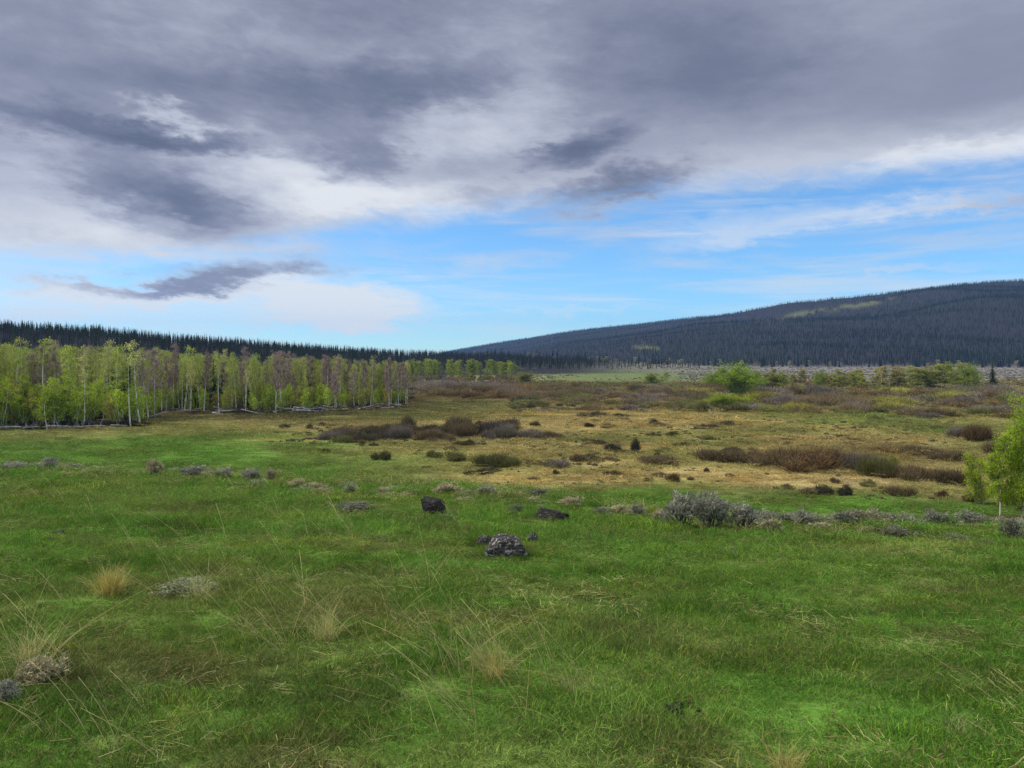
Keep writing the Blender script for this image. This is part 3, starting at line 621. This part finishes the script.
# far band of aspens and the right-hand line
for k_ in range(50):
    px = R.uniform(405, 512); Y = R.uniform(400, 460); s_ = R.uniform(.65, .85)
    place_tree('aspen_tree', FAR[R.integers(4)], at(pu(px) * Y, Y), R.random() * 6, (s_ * 1.5, s_ * 1.5, s_), np.array([.28, .34, .08]) * R.uniform(.85, 1.15), 'distant pale green aspen in the line beyond the grove end', 'tree', 'aspens of the far line')
YB = [aspen(8, .03, 2.4, 6500, .26, stems=5, rt=.04, nb=18) for _ in range(3)]
for px, by, hp, wp, tn, lab in [(735, 396, 31, 40, (.22, .32, .04), 'large rounded bright green aspen clump in the valley'), (716, 392, 20, 26, (.2, .27, .04), 'bright green aspen clump left of the largest valley clump'), (752, 391, 20, 26, (.2, .29, .04), 'bright green aspen clump right of the largest valley clump'),
        (722, 409, 15, 24, (.25, .33, .04), 'low yellow green willow clump below the large bright aspen'), (738, 409, 14, 26, (.27, .33, .04), 'low bright yellow green clump in front of the large aspen'), (775, 390, 16, 26, (.18, .21, .05), 'small olive green aspen clump east of the bright clumps'),
        (820, 391, 19, 12, (.2, .26, .05), 'narrow upright green aspen standing in the valley shrubs'), (652, 385, 12, 18, (.2, .25, .06), 'light green clump at the edge of the far green field'), (969, 390, 26, 22, (.2, .27, .05), 'bright green aspen beside the lone dark conifer'),
        (505, 375, 12, 30, (.17, .22, .05), 'round green clump ending the far aspen line'), (525, 383, 10, 22, (.2, .22, .06), 'small yellow green clump beside the far green field')]:
    x, Y, z = hit(px, by); sh = hp * Y / F / 8; sw_ = wp * Y / F / 4.4
    place_tree('aspen_clump', YB[R.integers(3)], (x, Y, z), R.random() * 6, (sw_, sw_, sh), np.array(tn) * 1.15, lab, 'tree', None)
for k_ in range(46):
    px = R.uniform(765, 966); x, Y, z = hit(px, R.uniform(386, 392)); hp = R.uniform(16, 22) * (1.1 if px > 870 else .8)
    s_ = hp * Y / F / 13; tn = np.array([.34, .38, .10] if R.random() < .6 else [.38, .35, .18]) * R.uniform(.8, 1.1)
    place_tree('aspen_tree', FAR[R.integers(4)], (x, Y, z), R.random() * 6, (s_ * 2.6, s_ * 2.6, s_), tn, 'slender pale green aspen in the valley line below the dark mountain', 'tree', 'aspens of the valley line')
# near bright tree at the right border of the meadow
def near_tree(px, by, topy, wd, n, lab, tn, cb=.12, stems=2):
    x, Y, z = hit(px, by); H_ = (by - topy) * Y / F
    me = aspen(H_, cb, wd, int(n * 1.8), .09, stems=stems, rt=.05, nb=46, blunt=.7, curve=.25)
    place_tree('aspen_tree', me, (x, Y, z), 0, (1, 1, 1), tn, lab, 'tree', None)
near_tree(1024, 521, 402, 2.1, 22000, 'tall bright yellow green young aspen on the slope below the meadow edge', (.34, .50, .03), .10, 4)
near_tree(998, 521, 440, 1.15, 6500, 'slim pale stemmed aspen in front of the brightest tree', (.34, .50, .03), .22, 1)
near_tree(976, 503, 456, 1.1, 4200, 'small yellow green sapling left of the brightest tree', (.38, .50, .03), .10, 3)
near_tree(1040, 515, 430, 2.0, 7000, 'bushy green aspen cut by the picture edge beyond the brightest tree', (.34, .50, .03), .08, 3)

# conifers
CON = [conifer(14, 2.1, 24, 11, NEEDLE) for _ in range(4)]
for px, by, ty, lab in [(38, 408, 343, 'tall dark spruce near the left end of the aspen grove'), (131, 404, 350, 'dark spruce showing above the thicket front'), (112, 400, 358, 'small dark spruce between the aspen crowns'), (197, 404, 362, 'dark spruce left of the paired spruces in the grove'), (206, 405, 350, 'taller spruce of the pair in the grove'),
        (213, 404, 356, 'shorter spruce of the pair in the grove'), (188, 402, 366, 'small spruce behind pale aspen trunks'), (163, 402, 363, 'narrow dark spruce left of the grove middle'), (222, 404, 366, 'small dark spruce right of the paired spruces'), (247, 400, 375, 'low spruce hidden among aspens'),
        (993, 387, 358, 'lone dark conifer standing in the valley shrubs below the mountain'), (375, 372, 346, 'conifer rising above the left ridge skyline'), (381, 372, 349, 'shorter conifer beside the one above the ridge skyline')]:
    Y = (float(front(px)) + R.uniform(14, 26)) if px < 260 else 12 * F / (by - HZ) if by > 380 else 840; u = pu(px); x, Y, z = at(u * Y, Y); H_ = (EYE + (HZ - ty) / F * Y) - z; k_ = H_ / 14
    place_tree('spruce_tree', CON[R.integers(4)], (x, Y, z), R.random() * 6, (k_ * 1.3, k_ * 1.3, k_), (.035, .055, .026), lab, 'tree', None)
# belt of conifers and pale trees along the mountain foot
for k_ in range(130):
    px = R.uniform(470, 1040); u = pu(px); ft = float(mount(u)[0]); Y = min(ft, 1080) - R.uniform(-10, 60); x = u * Y; k2 = R.uniform(.6, 1.2)
    if R.random() < .74: place_tree('pine_tree', CON[R.integers(4)], at(x, Y), R.random() * 6, (k2 * 1.2, k2 * 1.2, k2 * 1.1), np.array([.016, .026, .016]) * R.uniform(.8, 1.3), 'small dark pine along the foot of the far mountain', 'tree', 'pines along the mountain foot')
    else: place_tree('bare_tree', FAR[R.integers(4)], at(x, Y), R.random() * 6, (k2 * 1.6, k2 * 1.6, k2 * .6), np.array([.36, .34, .22]) * R.uniform(.8, 1.2), 'pale leafless tree between the pines along the mountain foot', 'tree', 'pale trees along the mountain foot')

# forests
fs = [far_conifer(14, 1.9, 9, 6), far_conifer(14, 1.5, 10, 5), far_conifer(14, 2.3, 8, 6), far_conifer(14, 1.6, 0, 0, True)]
def forest(name, x, Y, k2, deadp, lab, green, big=1.):
    n = len(x); z = height(x, Y); ok = np.ones(n, bool); dd = R.random(n) < deadp; var = np.where(dd, 3, R.integers(0, 3, n))
    ti = np.where(dd[:, None], np.array([[.055, .047, .052]]), green) * R.uniform(.65, 1.35, (n, 1)) * (.45 + 1.1 * fbm(x / 140 / big, Y / 190 / big, 163))[:, None]
    o = scatter(name, np.stack([x, Y, z], 1), np.stack([0 * x, 0 * x, R.random(n) * 6.28], 1), np.stack([k2, k2, k2 * R.uniform(.85, 1.15, n)], 1), ti, var, fs); tag(o, lab, 'forest', kind='stuff')
n = 14500; px = np.concatenate([R.uniform(-260, 590, n - 500), 590 + 110 * R.random(500) ** 1.7]); u = pu(px); H_, T_ = ridge_left(u); Y = T_ * (.62 + .46 * R.random(n) ** .8); x = u * Y; dn = fbm(x / 50, Y / 80, 151)
forest('ridge_forest', x, Y, R.uniform(.30, .64, n), np.clip((dn - .4) * 2.2, .05, .75), 'dark pine forest with grey dead trunks covering the low left ridge', np.array([[.034, .046, .022]]))
n = 64000; px = np.concatenate([R.uniform(440, 1110, n - 3000), R.uniform(1110, 1500, 3000)]); u = pu(px); ft, Rr, Hm = mount(u); t_ = R.random(n) ** 1.0 * 1.03; Y = ft + (Rr - ft) * t_; x = u * Y
z = height(x, Y); pp, qq = proj(x, Y, z); keep = R.random(n) > meadow_streak(pp, qq) * .9; x, Y, t_, pp = x[keep], Y[keep], t_[keep], pp[keep]; dn = fbm(x / 220, Y / 300, 157)
dp = .55 * np.clip((dn - .42) * 2.4 + .35 * sst(.3, .8, t_) * sst(820, 980, pp) + .1, .04, .8)
forest('mountain_forest', x, Y, R.uniform(.30, .66, len(x)) * (1 + .3 * sst(2500, 4500, Y)), dp, 'dark blue green conifer forest covering the long far mountain', np.array([[.017, .031, .014]]), 2.)

# ------------------------------------------------------------------ deadfall along the grove front
LOGS = []
for _ in range(4):
    b = MB(); t_ = np.linspace(0, 1, 7); L = 6.; pts_ = np.stack([L * (t_ - .5), .1 * np.sin(t_ * 4 + R.random() * 5), .14 + .08 * np.sin(t_ * 3)], 1); b.tube(pts_, .14 * (1.15 - .8 * t_), 8)
    for _ in range(7):
        f = R.uniform(.3, .95); p = np.array([L * (f - .5), 0, .2]); d_ = R.normal(size=3); d_[2] = abs(d_[2]) + .3; d_ /= np.linalg.norm(d_); b.tube([p, p + d_ * R.uniform(.3, 1.1)], [.03, .01], 4)
    LOGS.append(b.mesh('fallen_log', DEADWOOD))
for k_ in range(70):
    px = R.uniform(-20, 408); Y = front(px) + R.uniform(-1, 9); o = link('fallen_log', LOGS[R.integers(4)]); p = at(pu(px) * Y, Y); o.location = (p[0], p[1], p[2] + R.uniform(0, .5)); o.rotation_euler = (0, R.normal() * .1, R.normal() * .5 + (3.14 if R.random() < .5 else 0))
    o.scale = (R.uniform(.6, 1.3),) * 3
    tag(o, 'weathered grey fallen log ' + where(px).replace('by', 'at').replace('over the deadfall', 'in the deadfall'), 'log', 'fallen logs under the grove')

# ------------------------------------------------------------------ willow bushes
WB = [bush(1, 1, 900, .03, 1.8, WILL, nc=c_) for c_ in (3, 4, 5, 7, 6)]
WBW = [bush(1, 1, 2400, .013, 1.6, WILL, nc=c_, lsz=.03) for c_ in (7, 9, 8)]
WT = {'r': ((.135, .095, .05), 'reddish brown'), 'b': ((.13, .105, .06), 'brown'), 'o': ((.11, .115, .045), 'dark olive'), 'g': ((.135, .12, .10), 'greyish purple'), 'y': ((.20, .20, .05), 'yellow green'), 'd': ((.085, .08, .05), 'very dark')}
def willow(px, by, wp, hp, kd, where_):
    x, Y, z = hit(px, by); w_ = wp * Y / F; h_ = hp * .9 * Y / F
    o = link('willow_bush', WBW[R.integers(3)] if wp > 20 else WB[R.integers(5)]); o.location = (x, Y, z - .03); o.rotation_euler = (0, 0, R.random() * 6.28); o.scale = (w_ * 1.15, w_ * 1.15, h_ * 1.05); o.color = (*(np.array(WT[kd][0]) * (1.4 if by > 416 else 2.0) * R.uniform(.7, 1.25)), 1)
    size = 'wide ' if wp > 25 else 'small ' if wp < 10 else 'upright ' if hp > wp else 'rounded '
    tag(o, size + WT[kd][1] + ' willow bush ' + where_, 'bush', 'willow bushes of the valley floor')
L_ = [(285, 428, 9, 6, 'd', 'at the left end of the golden meadow'), (310, 429, 8, 6, 'o', 'in the left part of the golden meadow'), (324, 426, 9, 5, 'd', 'behind the leftmost golden strip'), (325, 453, 9, 7, 'o', 'alone on the green and gold border'), (363, 446, 8, 8, 'b', 'just below the dark thicket'), (373, 446, 6, 5, 'b', 'beside the brown bush below the thicket'),
 (384, 460, 17, 14, 'o', 'alone on bare gold meadow, darkest of the front row'), (418, 455, 8, 7, 'o', 'between two rounder front row bushes'), (434, 458, 17, 10, 'o', 'second rounded bush of the front row'), (456, 461, 17, 13, 'o', 'with a dark rounded top in the front row'), (428, 468, 9, 4, 'b', 'low in front of the front row'), (490, 466, 36, 16, 'o', 'in the front row of the gold meadow'), (508, 466, 22, 13, 'o', 'joined to the wide front row bush'),
 (616, 451, 18, 10, 'd', 'beside the upright bush in the gold meadow'), (634, 452, 12, 18, 'd', 'standing tallest in the middle of the gold meadow'), (596, 417, 20, 8, 'd', 'at the back of the tan meadow'), (619, 417, 14, 6, 'd', 'right of the dark bush in the tan meadow'), (657, 462, 36, 9, 'b', 'low and spreading right of the upright bush'), (577, 461, 20, 10, 'b', 'in the broken brown patch'), (556, 466, 26, 9, 'g', 'edging the broken brown patch'),
 (670, 482, 15, 11, 'r', 'alone near the lower gold border'), (648, 481, 9, 5, 'b', 'left of the reddish border bush'), (691, 480, 9, 5, 'b', 'right of the reddish border bush'), (706, 472, 7, 6, 'b', 'alone on open gold grass'), (534, 480, 11, 5, 'b', 'on the gold strip above the rocks'), (725, 460, 46, 17, 'b', 'at the left end of the long right thicket'), (756, 460, 16, 15, 'b', 'between the wide bush and the long thicket'),
 (523, 438, 32, 12, 'g', 'in the middle thicket'), (550, 438, 26, 9, 'b', 'at the right end of the middle thicket'), (797, 466, 62, 25, 'r', 'in the long right thicket'), (776, 464, 40, 20, 'b', 'opening the long right thicket'), (827, 465, 34, 23, 'r', 'at the centre of the right thicket'), (857, 470, 32, 23, 'g', 'between reddish and green bushes'), (880, 476, 32, 26, 'o', 'in the right thicket beside a yellow shrub'),
 (893, 470, 16, 22, 'y', 'glowing in the right thicket'), (906, 479, 34, 20, 'b', 'in front of the right thicket'), (934, 480, 32, 16, 'b', 'near the right end of the thicket'), (959, 484, 32, 20, 'b', 'closing the thicket beside the bright saplings'), (898, 495, 24, 14, 'b', 'alone on tan ground in front of the thicket'), (942, 498, 12, 10, 'r', 'alone on tan ground near the saplings'), (968, 502, 14, 12, 'b', 'under the bright saplings'),
 (824, 494, 16, 12, 'd', 'left of a pair in the lower gold strip'), (846, 495, 14, 15, 'd', 'right of a pair in the lower gold strip'), (806, 494, 20, 9, 'b', 'in the lower gold strip'), (787, 489, 14, 6, 'b', 'starting the lower gold strip row'), (869, 487, 15, 9, 'o', 'behind the lower gold strip pair'), (835, 483, 9, 7, 'b', 'behind the lower gold strip pair'), (980, 441, 28, 22, 'r', 'rounded and rusty beyond the saplings'), (960, 438, 22, 14, 'g', 'left of the rusty rounded bush'),
 (952, 460, 30, 14, 'b', 'behind the saplings'), (925, 455, 34, 12, 'b', 'behind the right thicket'), (900, 452, 34, 10, 'r', 'behind the right thicket'), (876, 420, 12, 6, 'd', 'at the back of the pale green patch'), (1005, 455, 30, 20, 'b', 'behind the brightest tree')]
for q in L_: willow(*q)
for k_ in range(34):
    px = R.uniform(330, 512); willow(px, R.uniform(433, 442) - (6 if px > 400 and R.random() < .4 else 0), R.uniform(14, 30), R.uniform(8, 19 if px > 360 else 11), R.choice(list('dobgb')), 'in the long dark thicket across the gold meadow')
for k_ in range(40):
    px = R.uniform(440, 760); willow(px, R.uniform(424, 478), R.uniform(7, 20), R.uniform(4, 8), R.choice(list('ddbob')), 'scattered over the open gold meadow')
for k_ in range(26):
    px = R.uniform(410, 520); willow(px, R.uniform(389, 399), R.uniform(16, 28), R.uniform(9, 15), R.choice(list('ggrbb')), 'in the pinkish thicket beyond the grove end')
for k_ in range(70):
    px = R.uniform(520, 720); by = R.uniform(390, 412); willow(px, by, R.uniform(12, 28), R.uniform(5, 10), R.choice(list('bbdog')), 'in the brown thicket below the far green field')
for k_ in range(90):
    px = R.uniform(690, 1045); by = R.uniform(393, 414) if px < 900 else R.uniform(393, 420); willow(px, by, R.uniform(16, 34), R.uniform(7, 14), R.choice(list('bboggory'), p=[.18, .10, .16, .16, .12, .10, .04, .14]), 'in the broad thicket below the valley aspens')
# low scrub too small and many to count
ws = [src('scrub', bush(1, 1, 160, .06, 1.2, WILL_I, nc=5, lsz=.12)) for _ in range(3)]
sc = []
for px0, px1, y0, y1, n, w0, w1, h0, h1 in [(700, 960, 416, 446, 260, 3, 10, 1.2, 3.2), (560, 700, 418, 446, 120, 3, 9, 1, 2.6), (270, 520, 426, 446, 150, 3, 12, 1.5, 4), (510, 720, 384, 412, 260, 6, 16, 3, 6), (700, 1060, 382, 412, 420, 6, 18, 3, 8), (410, 530, 378, 398, 160, 8, 16, 4, 8),
                                            (480, 760, 452, 485, 110, 2, 8, 1, 3), (760, 1000, 470, 500, 60, 3, 8, 1.5, 4), (520, 620, 440, 466, 80, 4, 12, 2, 5)]:
    for _ in range(n):
        px, by = R.uniform(px0, px1), R.uniform(y0, y1); x, Y, z = hit(px, by); ww = R.uniform(w0, w1) * Y / F; sc.append((x, Y, z - .02, ww, R.uniform(h0, h1) * Y / F, *(np.array(WT[R.choice(list('bbdogr'))][0]) * (1.4 if by > 414 else 2.0) * R.uniform(.7, 1.25))))
sc = np.array(sc); o = scatter('low_scrub', sc[:, :3], np.stack([0 * sc[:, 0], 0 * sc[:, 0], R.random(len(sc)) * 6], 1), sc[:, [3, 3, 4]], sc[:, 5:8], R.integers(0, 3, len(sc)), ws); tag(o, 'low brown scrub and hummocks scattered over the valley meadow', 'scrub', kind='stuff')
# grey sage plain under the mountain
n = 9500; px = R.uniform(500, 1200, n); by = 365.8 + 18 * R.random(n) ** 1.3; Y = 12 * F / (by - HZ); x = pu(px) * Y; ft = mount(pu(px))[0]; k_ = (Y < ft - 5) & (R.random(n) < np.clip((np.abs(px - 622) / 82) ** 3 + np.clip((370.5 - by) / 2, 0, 1), .04, 1)); x, Y = x[k_], Y[k_]; z = height(x, Y); s_ = Y / F * R.uniform(1.2, 3.2, len(x))
o = scatter('sage_plain_scrub', np.stack([x, Y, z], 1), np.stack([0 * x, 0 * x, R.random(len(x)) * 6], 1), np.stack([s_, s_, R.uniform(.3, 1., len(x))], 1), np.array([[.235, .225, .195]]) * R.uniform(.85, 1.12, (len(x), 1)), R.integers(0, 3, len(x)), ws); tag(o, 'grey sagebrush covering the flat plain below the mountain', 'sagebrush', kind='stuff')
# dark understory under the grove
n = 900; px = R.uniform(-80, 412, n); Y = front(px) + 1 + 55 * R.random(n); x = pu(px) * Y; z = height(x, Y)
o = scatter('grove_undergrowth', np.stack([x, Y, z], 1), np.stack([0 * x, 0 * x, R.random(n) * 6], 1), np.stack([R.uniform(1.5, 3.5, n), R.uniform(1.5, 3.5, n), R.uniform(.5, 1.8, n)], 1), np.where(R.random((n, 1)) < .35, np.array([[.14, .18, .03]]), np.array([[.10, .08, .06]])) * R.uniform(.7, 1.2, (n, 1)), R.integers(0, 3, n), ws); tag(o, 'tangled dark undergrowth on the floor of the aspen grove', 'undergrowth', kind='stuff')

# ------------------------------------------------------------------ sagebrush on the bench
SG = [sagebrush() for _ in range(4)]
def sage(px, by, wp, hp, lab, tn=(.285, .29, .235)):
    x, Y, z = hit(px, by, True); w_ = wp * Y / F; h_ = hp * Y / F
    place_tree('sagebrush', SG[R.integers(4)], (x, Y, z - .02), R.random() * 6.28, (w_ * .95, w_ * .95, h_ * 1.15), np.array(tn) * R.uniform(.88, 1.1), lab, 'sagebrush', 'sagebrush on the meadow slope', ('stems', 'foliage'))
GR = (.29, .32, .20); TN = (.38, .35, .22); DK = (.18, .19, .14)
for q in [(683, 529, 44, 29, 'left lobe of the largest grey sagebrush clump'), (710, 531, 46, 30, 'tall middle bush of the largest grey sagebrush clump'), (742, 532, 36, 22, 'right bush of the largest grey sagebrush clump'), (768, 535, 26, 14, 'low tan sage trailing off the largest clump', TN), (660, 522, 20, 10, 'small dry sage left of the largest clump', TN), (638, 517, 16, 11, 'small grey sage left of the largest clump'),
          (798, 528, 24, 15, 'rounded grey sage right of the largest clump'), (820, 531, 22, 8, 'low dry sage right of the largest clump', TN), (894, 539, 30, 11, 'dark low sagebrush in front of the right row', DK), (870, 535, 20, 8, 'grey low sage beside the dark one', TN), (1014, 540, 26, 17, 'dark grey sage near the right tree', DK), (956, 541, 26, 6, 'flat dark sage on the right slope', DK), (985, 545, 22, 5, 'flat brown mat of sage on the far right slope', DK),
          (155, 477, 20, 14, 'pale tan bushy sage standing alone on the left rim', TN), (193, 478, 28, 10, 'grey sage right of the pale tan one'), (224, 480, 24, 10, 'grey sage in the middle of the left rim row'), (252, 483, 20, 12, 'rounded grey sage ending the left rim row'), (270, 483, 14, 12, 'dry straw coloured sage beside the rounded grey one', TN), (12, 472, 34, 8, 'low grey sage at the far left rim'), (48, 472, 20, 12, 'taller grey sage on the left rim'), (72, 472, 26, 8, 'low grey sage right of the taller rim one'), (100, 473, 26, 6, 'low faint sage on the left rim', GR),
          (318, 491, 34, 7, 'low pale sage on the middle rim', TN), (350, 492, 20, 9, 'green grey sage on the middle rim', GR), (296, 488, 22, 7, 'thin dry sage on the middle rim', TN), (447, 495, 28, 10, 'pale sage above the black rock', TN), (487, 496, 24, 9, 'grey sage right above the black rock'), (538, 498, 22, 8, 'dark grey sage above the long flat rock', DK), (515, 515, 20, 9, 'grey sage left of the long flat rock', DK), (604, 517, 24, 8, 'dark low sage right of the long flat rock', DK), (618, 514, 22, 8, 'dry sage right of the flat rock', TN),
          (355, 510, 44, 7, 'flat grey sage mat on the open turf', DK), (184, 594, 54, 14, 'low grey sage mat in the near grass', GR), (38, 686, 50, 26, 'dry grey sage at the left end of the near grass', TN), (4, 706, 30, 22, 'grey sage clump cut by the left picture edge'), (400, 493, 30, 6, 'thin pale sage left of the black rock', GR), (575, 502, 26, 6, 'thin pale sage on the rim above the rocks', TN), (445, 520, 20, 5, 'tiny grey sage under the black rock', DK)]: sage(*q)
for i, px in enumerate(range(772, 1030, 17)):
    by = np.interp(px, [770, 800, 860, 950, 1020], [512, 514, 520, 527, 531]) + R.normal() * 1.2
    sage(px + R.normal() * 3, by, R.uniform(22, 36), R.uniform(9, 16), R.choice(['grey sage bush in the long row along the right rim', 'paler grey sage bush in the long row along the right rim']), R.choice([0, 1]) * np.array([.05, .03, 0]) + np.array([.25, .26, .20]))
for k_ in range(26):
    px = R.uniform(0, 640); by = np.interp(px, [0, 150, 300, 450, 640], [472, 477, 489, 497, 508]) + R.uniform(-1, 8); sage(px, by, R.uniform(10, 26), R.uniform(4, 8), 'small pale dry sage scattered along the left and middle rim', TN if R.random() < .6 else GR)

# ------------------------------------------------------------------ dry bunch grass tufts
def tuft(n, h, spread):
    b = MB(); p = np.concatenate([R.normal(size=(n, 2)) * .09, np.full((n, 1), -.01)], 1); ln_ = R.normal(size=(n, 2)) * spread + p[:, :2] * .9; dr = np.concatenate([ln_, np.ones((n, 1))], 1); dr /= np.linalg.norm(dr, axis=1)[:, None]
    L = h * R.uniform(.35, 1.05, n); b.blades(p, dr, L, np.full(n, .0055), np.concatenate([R.normal(size=(n, 2)) * .22 * h, -np.abs(R.normal(size=(n, 1))) * .16], 1)); return b.mesh('grass_tuft', STRAW)
TF = [tuft(620, 1, .11), tuft(260, 1, .17), tuft(150, 1, .30)]
for px, by, wp, hp, k_, tn, lab in [(111, 595, 30, 40, 0, (.52, .42, .19), 'dense orange straw bunchgrass tuft standing alone in the left grass'), (495, 682, 30, 58, 1, (.52, .42, .20), 'tall golden bunchgrass tuft in the near grass'), (480, 668, 34, 44, 2, (.40, .34, .2), 'pale loose tuft behind the tall golden one'), (787, 775, 34, 40, 1, (.48, .38, .18), 'rusty tuft at the bottom of the near grass'), (575, 695, 44, 30, 2, (.42, .38, .24), 'flattened pale tuft right of the tall golden one'),
        (325, 640, 36, 44, 1, (.50, .46, .24), 'thin straw tuft in the left middle grass'), (200, 600, 44, 40, 2, (.48, .45, .25), 'loose straw tuft behind the grey sage mat'), (960, 735, 50, 26, 2, (.40, .37, .24), 'pale flattened tuft near the bottom right grass'), (30, 660, 50, 60, 2, (.52, .46, .26), 'tall loose straw tuft over the dry sage'), (690, 705, 40, 18, 2, (.30, .26, .15), 'short brown tuft beside the dark soil clods')]:
    x, Y, z = hit(px, by, True); o = link('grass_tuft', TF[k_]); o.location = (x, Y, z); o.rotation_euler = (0, 0, R.random() * 6); h_ = hp * Y / F; w_ = wp * Y / F / (.55 if k_ < 2 else .8); o.scale = (w_, w_, h_); o.color = (*tn, 1); tag(o, lab, 'grass tuft')

# ------------------------------------------------------------------ rocks
def rock_mat(name, dark_, mid, lich, amt):
    m, g, out = mat(name); tcn = g.node('ShaderNodeTexCoord').outputs['Object']
    n1, _ = g.noise(tcn, 7., 8, .65); n2, _ = g.noise(tcn, 5.5, 8, .72, .6); cc = g.mix(g.ss(n1, .35, .7), dark_, mid); cc = g.mix(g.ss(n2, amt, amt + .07), cc, lich)
    n4, _ = g.noise(tcn, 3.5, 4, .6); cc = g.mix(g.m('MULTIPLY', g.ss(n4, .58, .66), .6), cc, (.14, .10, .05))
    d = g.node('ShaderNodeBsdfPrincipled'); g.put(d.inputs['Base Color'], cc); d.inputs['Roughness'].default_value = .92
    bp = g.node('ShaderNodeBump'); bp.inputs['Strength'].default_value = .9; bp.inputs['Distance'].default_value = .03; g.put(bp.inputs['Height'], g.m('ADD', n1, g.m('MULTIPLY', n2, .4))); g.nt.links.new(bp.outputs[0], d.inputs['Normal']); g.nt.links.new(d.outputs[0], out.inputs[0]); return m
BASALT = rock_mat('dark_basalt', (.007, .006, .006), (.022, .019, .018), (.10, .09, .08), .63); LICHEN = rock_mat('lichen_rock', (.012, .011, .010), (.07, .065, .06), (.42, .40, .37), .53)
SOIL = rock_mat('dark_clods', (.02, .016, .013), (.045, .035, .028), (.08, .065, .05), .68)
import bmesh
def rock(name, px, by, wp, hp, m, lab, cat='rock', seed=1, depth=.8, cuts=9, group=None, skew=0.):
    rr = np.random.default_rng(seed); bm = bmesh.new(); bmesh.ops.create_icosphere(bm, subdivisions=5, radius=1.); V_ = np.array([v.co[:] for v in bm.verts])
    for _ in range(cuts):
        nrm = rr.normal(size=3); nrm[2] = abs(nrm[2]) * .6 + .1; nrm /= np.linalg.norm(nrm); dd = rr.uniform(.55, .82); q = V_ @ nrm - dd; V_ = V_ - np.outer(np.clip(q, 0, None) * .99, nrm)
    th = V_ * 2.3; nz = (fbm(th[:, 0] + th[:, 2] * .7, th[:, 1] - th[:, 2] * .5, seed) - .5) * .22 + (fbm(th[:, 0] * 4 - th[:, 2] * 2, th[:, 1] * 4 + th[:, 2] * 3, seed + 9) - .5) * .16 + (vnoise(th[:, 0] * 11 + th[:, 2] * 5, th[:, 1] * 11 - th[:, 2] * 6, seed + 3) - .5) * .05
    V_ = V_ * (1 + nz)[:, None]; V_[:, 2] += V_[:, 0] * skew; V_ /= np.abs(V_).max(0)[None]; V_[:, 2] = np.sign(V_[:, 2]) * np.abs(V_[:, 2]) ** .8
    for v, c_ in zip(bm.verts, V_): v.co = c_
    for f in bm.faces: f.smooth = False
    me = bpy.data.meshes.new(name); bm.to_mesh(me); bm.free(); me.materials.append(m); x, Y, z = hit(px, by, True); w_ = wp * Y / F / 2; h_ = hp * Y / F
    o = link(name, me); o.location = (x, Y + w_ * depth * .6, z + h_ * .18); o.scale = (w_ * 1.12, w_ * depth, h_ * .9); o.rotation_euler = (0, 0, rr.normal() * .15); tag(o, lab, cat, group); return o
rock('rock', 436, 517, 31, 21, BASALT, 'black angular boulder with a peaked left side on the green slope', seed=3, skew=-.5)
rock('rock', 550, 523, 39, 14, BASALT, 'long low dark rock behind the lichen covered boulder', seed=8, cuts=7)
rock('rock', 504, 559, 49, 23, LICHEN, 'grey boulder covered in pale lichen, nearest of the rocks', seed=5, cuts=16)
rock('rock', 484, 546, 18, 9, LICHEN, 'small lichen stone touching the left of the grey boulder', seed=12)
rock('rock', 533, 543, 14, 11, LICHEN, 'small mossy grey stone right of the grey boulder', seed=14)
rock('rock', 519, 551, 9, 6, BASALT, 'tiny dark stone right beside the grey boulder', seed=15)
rock('rock', 57, 538, 15, 8, SOIL, 'dark brown stone half sunk in the left grass', seed=17)
rock('rock', 340, 573, 14, 4, LICHEN, 'flat grey stone sunk in the turf left of the rocks', seed=19)
rock('rock', 443, 529, 10, 4, LICHEN, 'small pale stone below the black boulder', seed=20)
rock('rock', 735, 551, 9, 3, LICHEN, 'flat pale stone below the largest sagebrush clump', seed=22)
for i, (px, by, wp, hp) in enumerate([(671, 716, 16, 9), (683, 719, 14, 8), (679, 709, 13, 8), (700, 717, 12, 7), (630, 712, 12, 8), (664, 709, 8, 5), (690, 709, 9, 5)]):
    rock('soil_clod', px, by, wp, hp, SOIL, 'dark crumbly clod alone left of the clod heap' if px == 630 else 'dark crumbly soil clod in the heap on the near grass', 'clod', seed=30 + i, group='dark soil clods')

# ------------------------------------------------------------------ air
bm = bmesh.new(); bmesh.ops.create_cube(bm, size=1.); me = bpy.data.meshes.new('haze'); bm.to_mesh(me); bm.free()
hz_ = link('haze', me); hz_.scale = (15600, 5900, 330); hz_.location = (0, 5900 / 2 - 120, 330 / 2 - 40)
m = bpy.data.materials.new('haze_air'); m.use_nodes = True; m.node_tree.nodes.clear(); g = G(m.node_tree); out = g.node('ShaderNodeOutputMaterial'); v = g.node('ShaderNodeVolumePrincipled')
v.inputs['Color'].default_value = (.30, .52, 1., 1); v.inputs['Density'].default_value = .000085; v.inputs['Anisotropy'].default_value = .2; g.nt.links.new(v.outputs[0], out.inputs['Volume']); me.materials.append(m)
tag(hz_, 'thin blue haze over the far mountain and valley', 'haze', kind='stuff')
print('verts', len(xf), 'min z', zf.min(), 'max z', zf.max(), 'xmax', abs(xf).max(), 'objs', len(scene.objects))
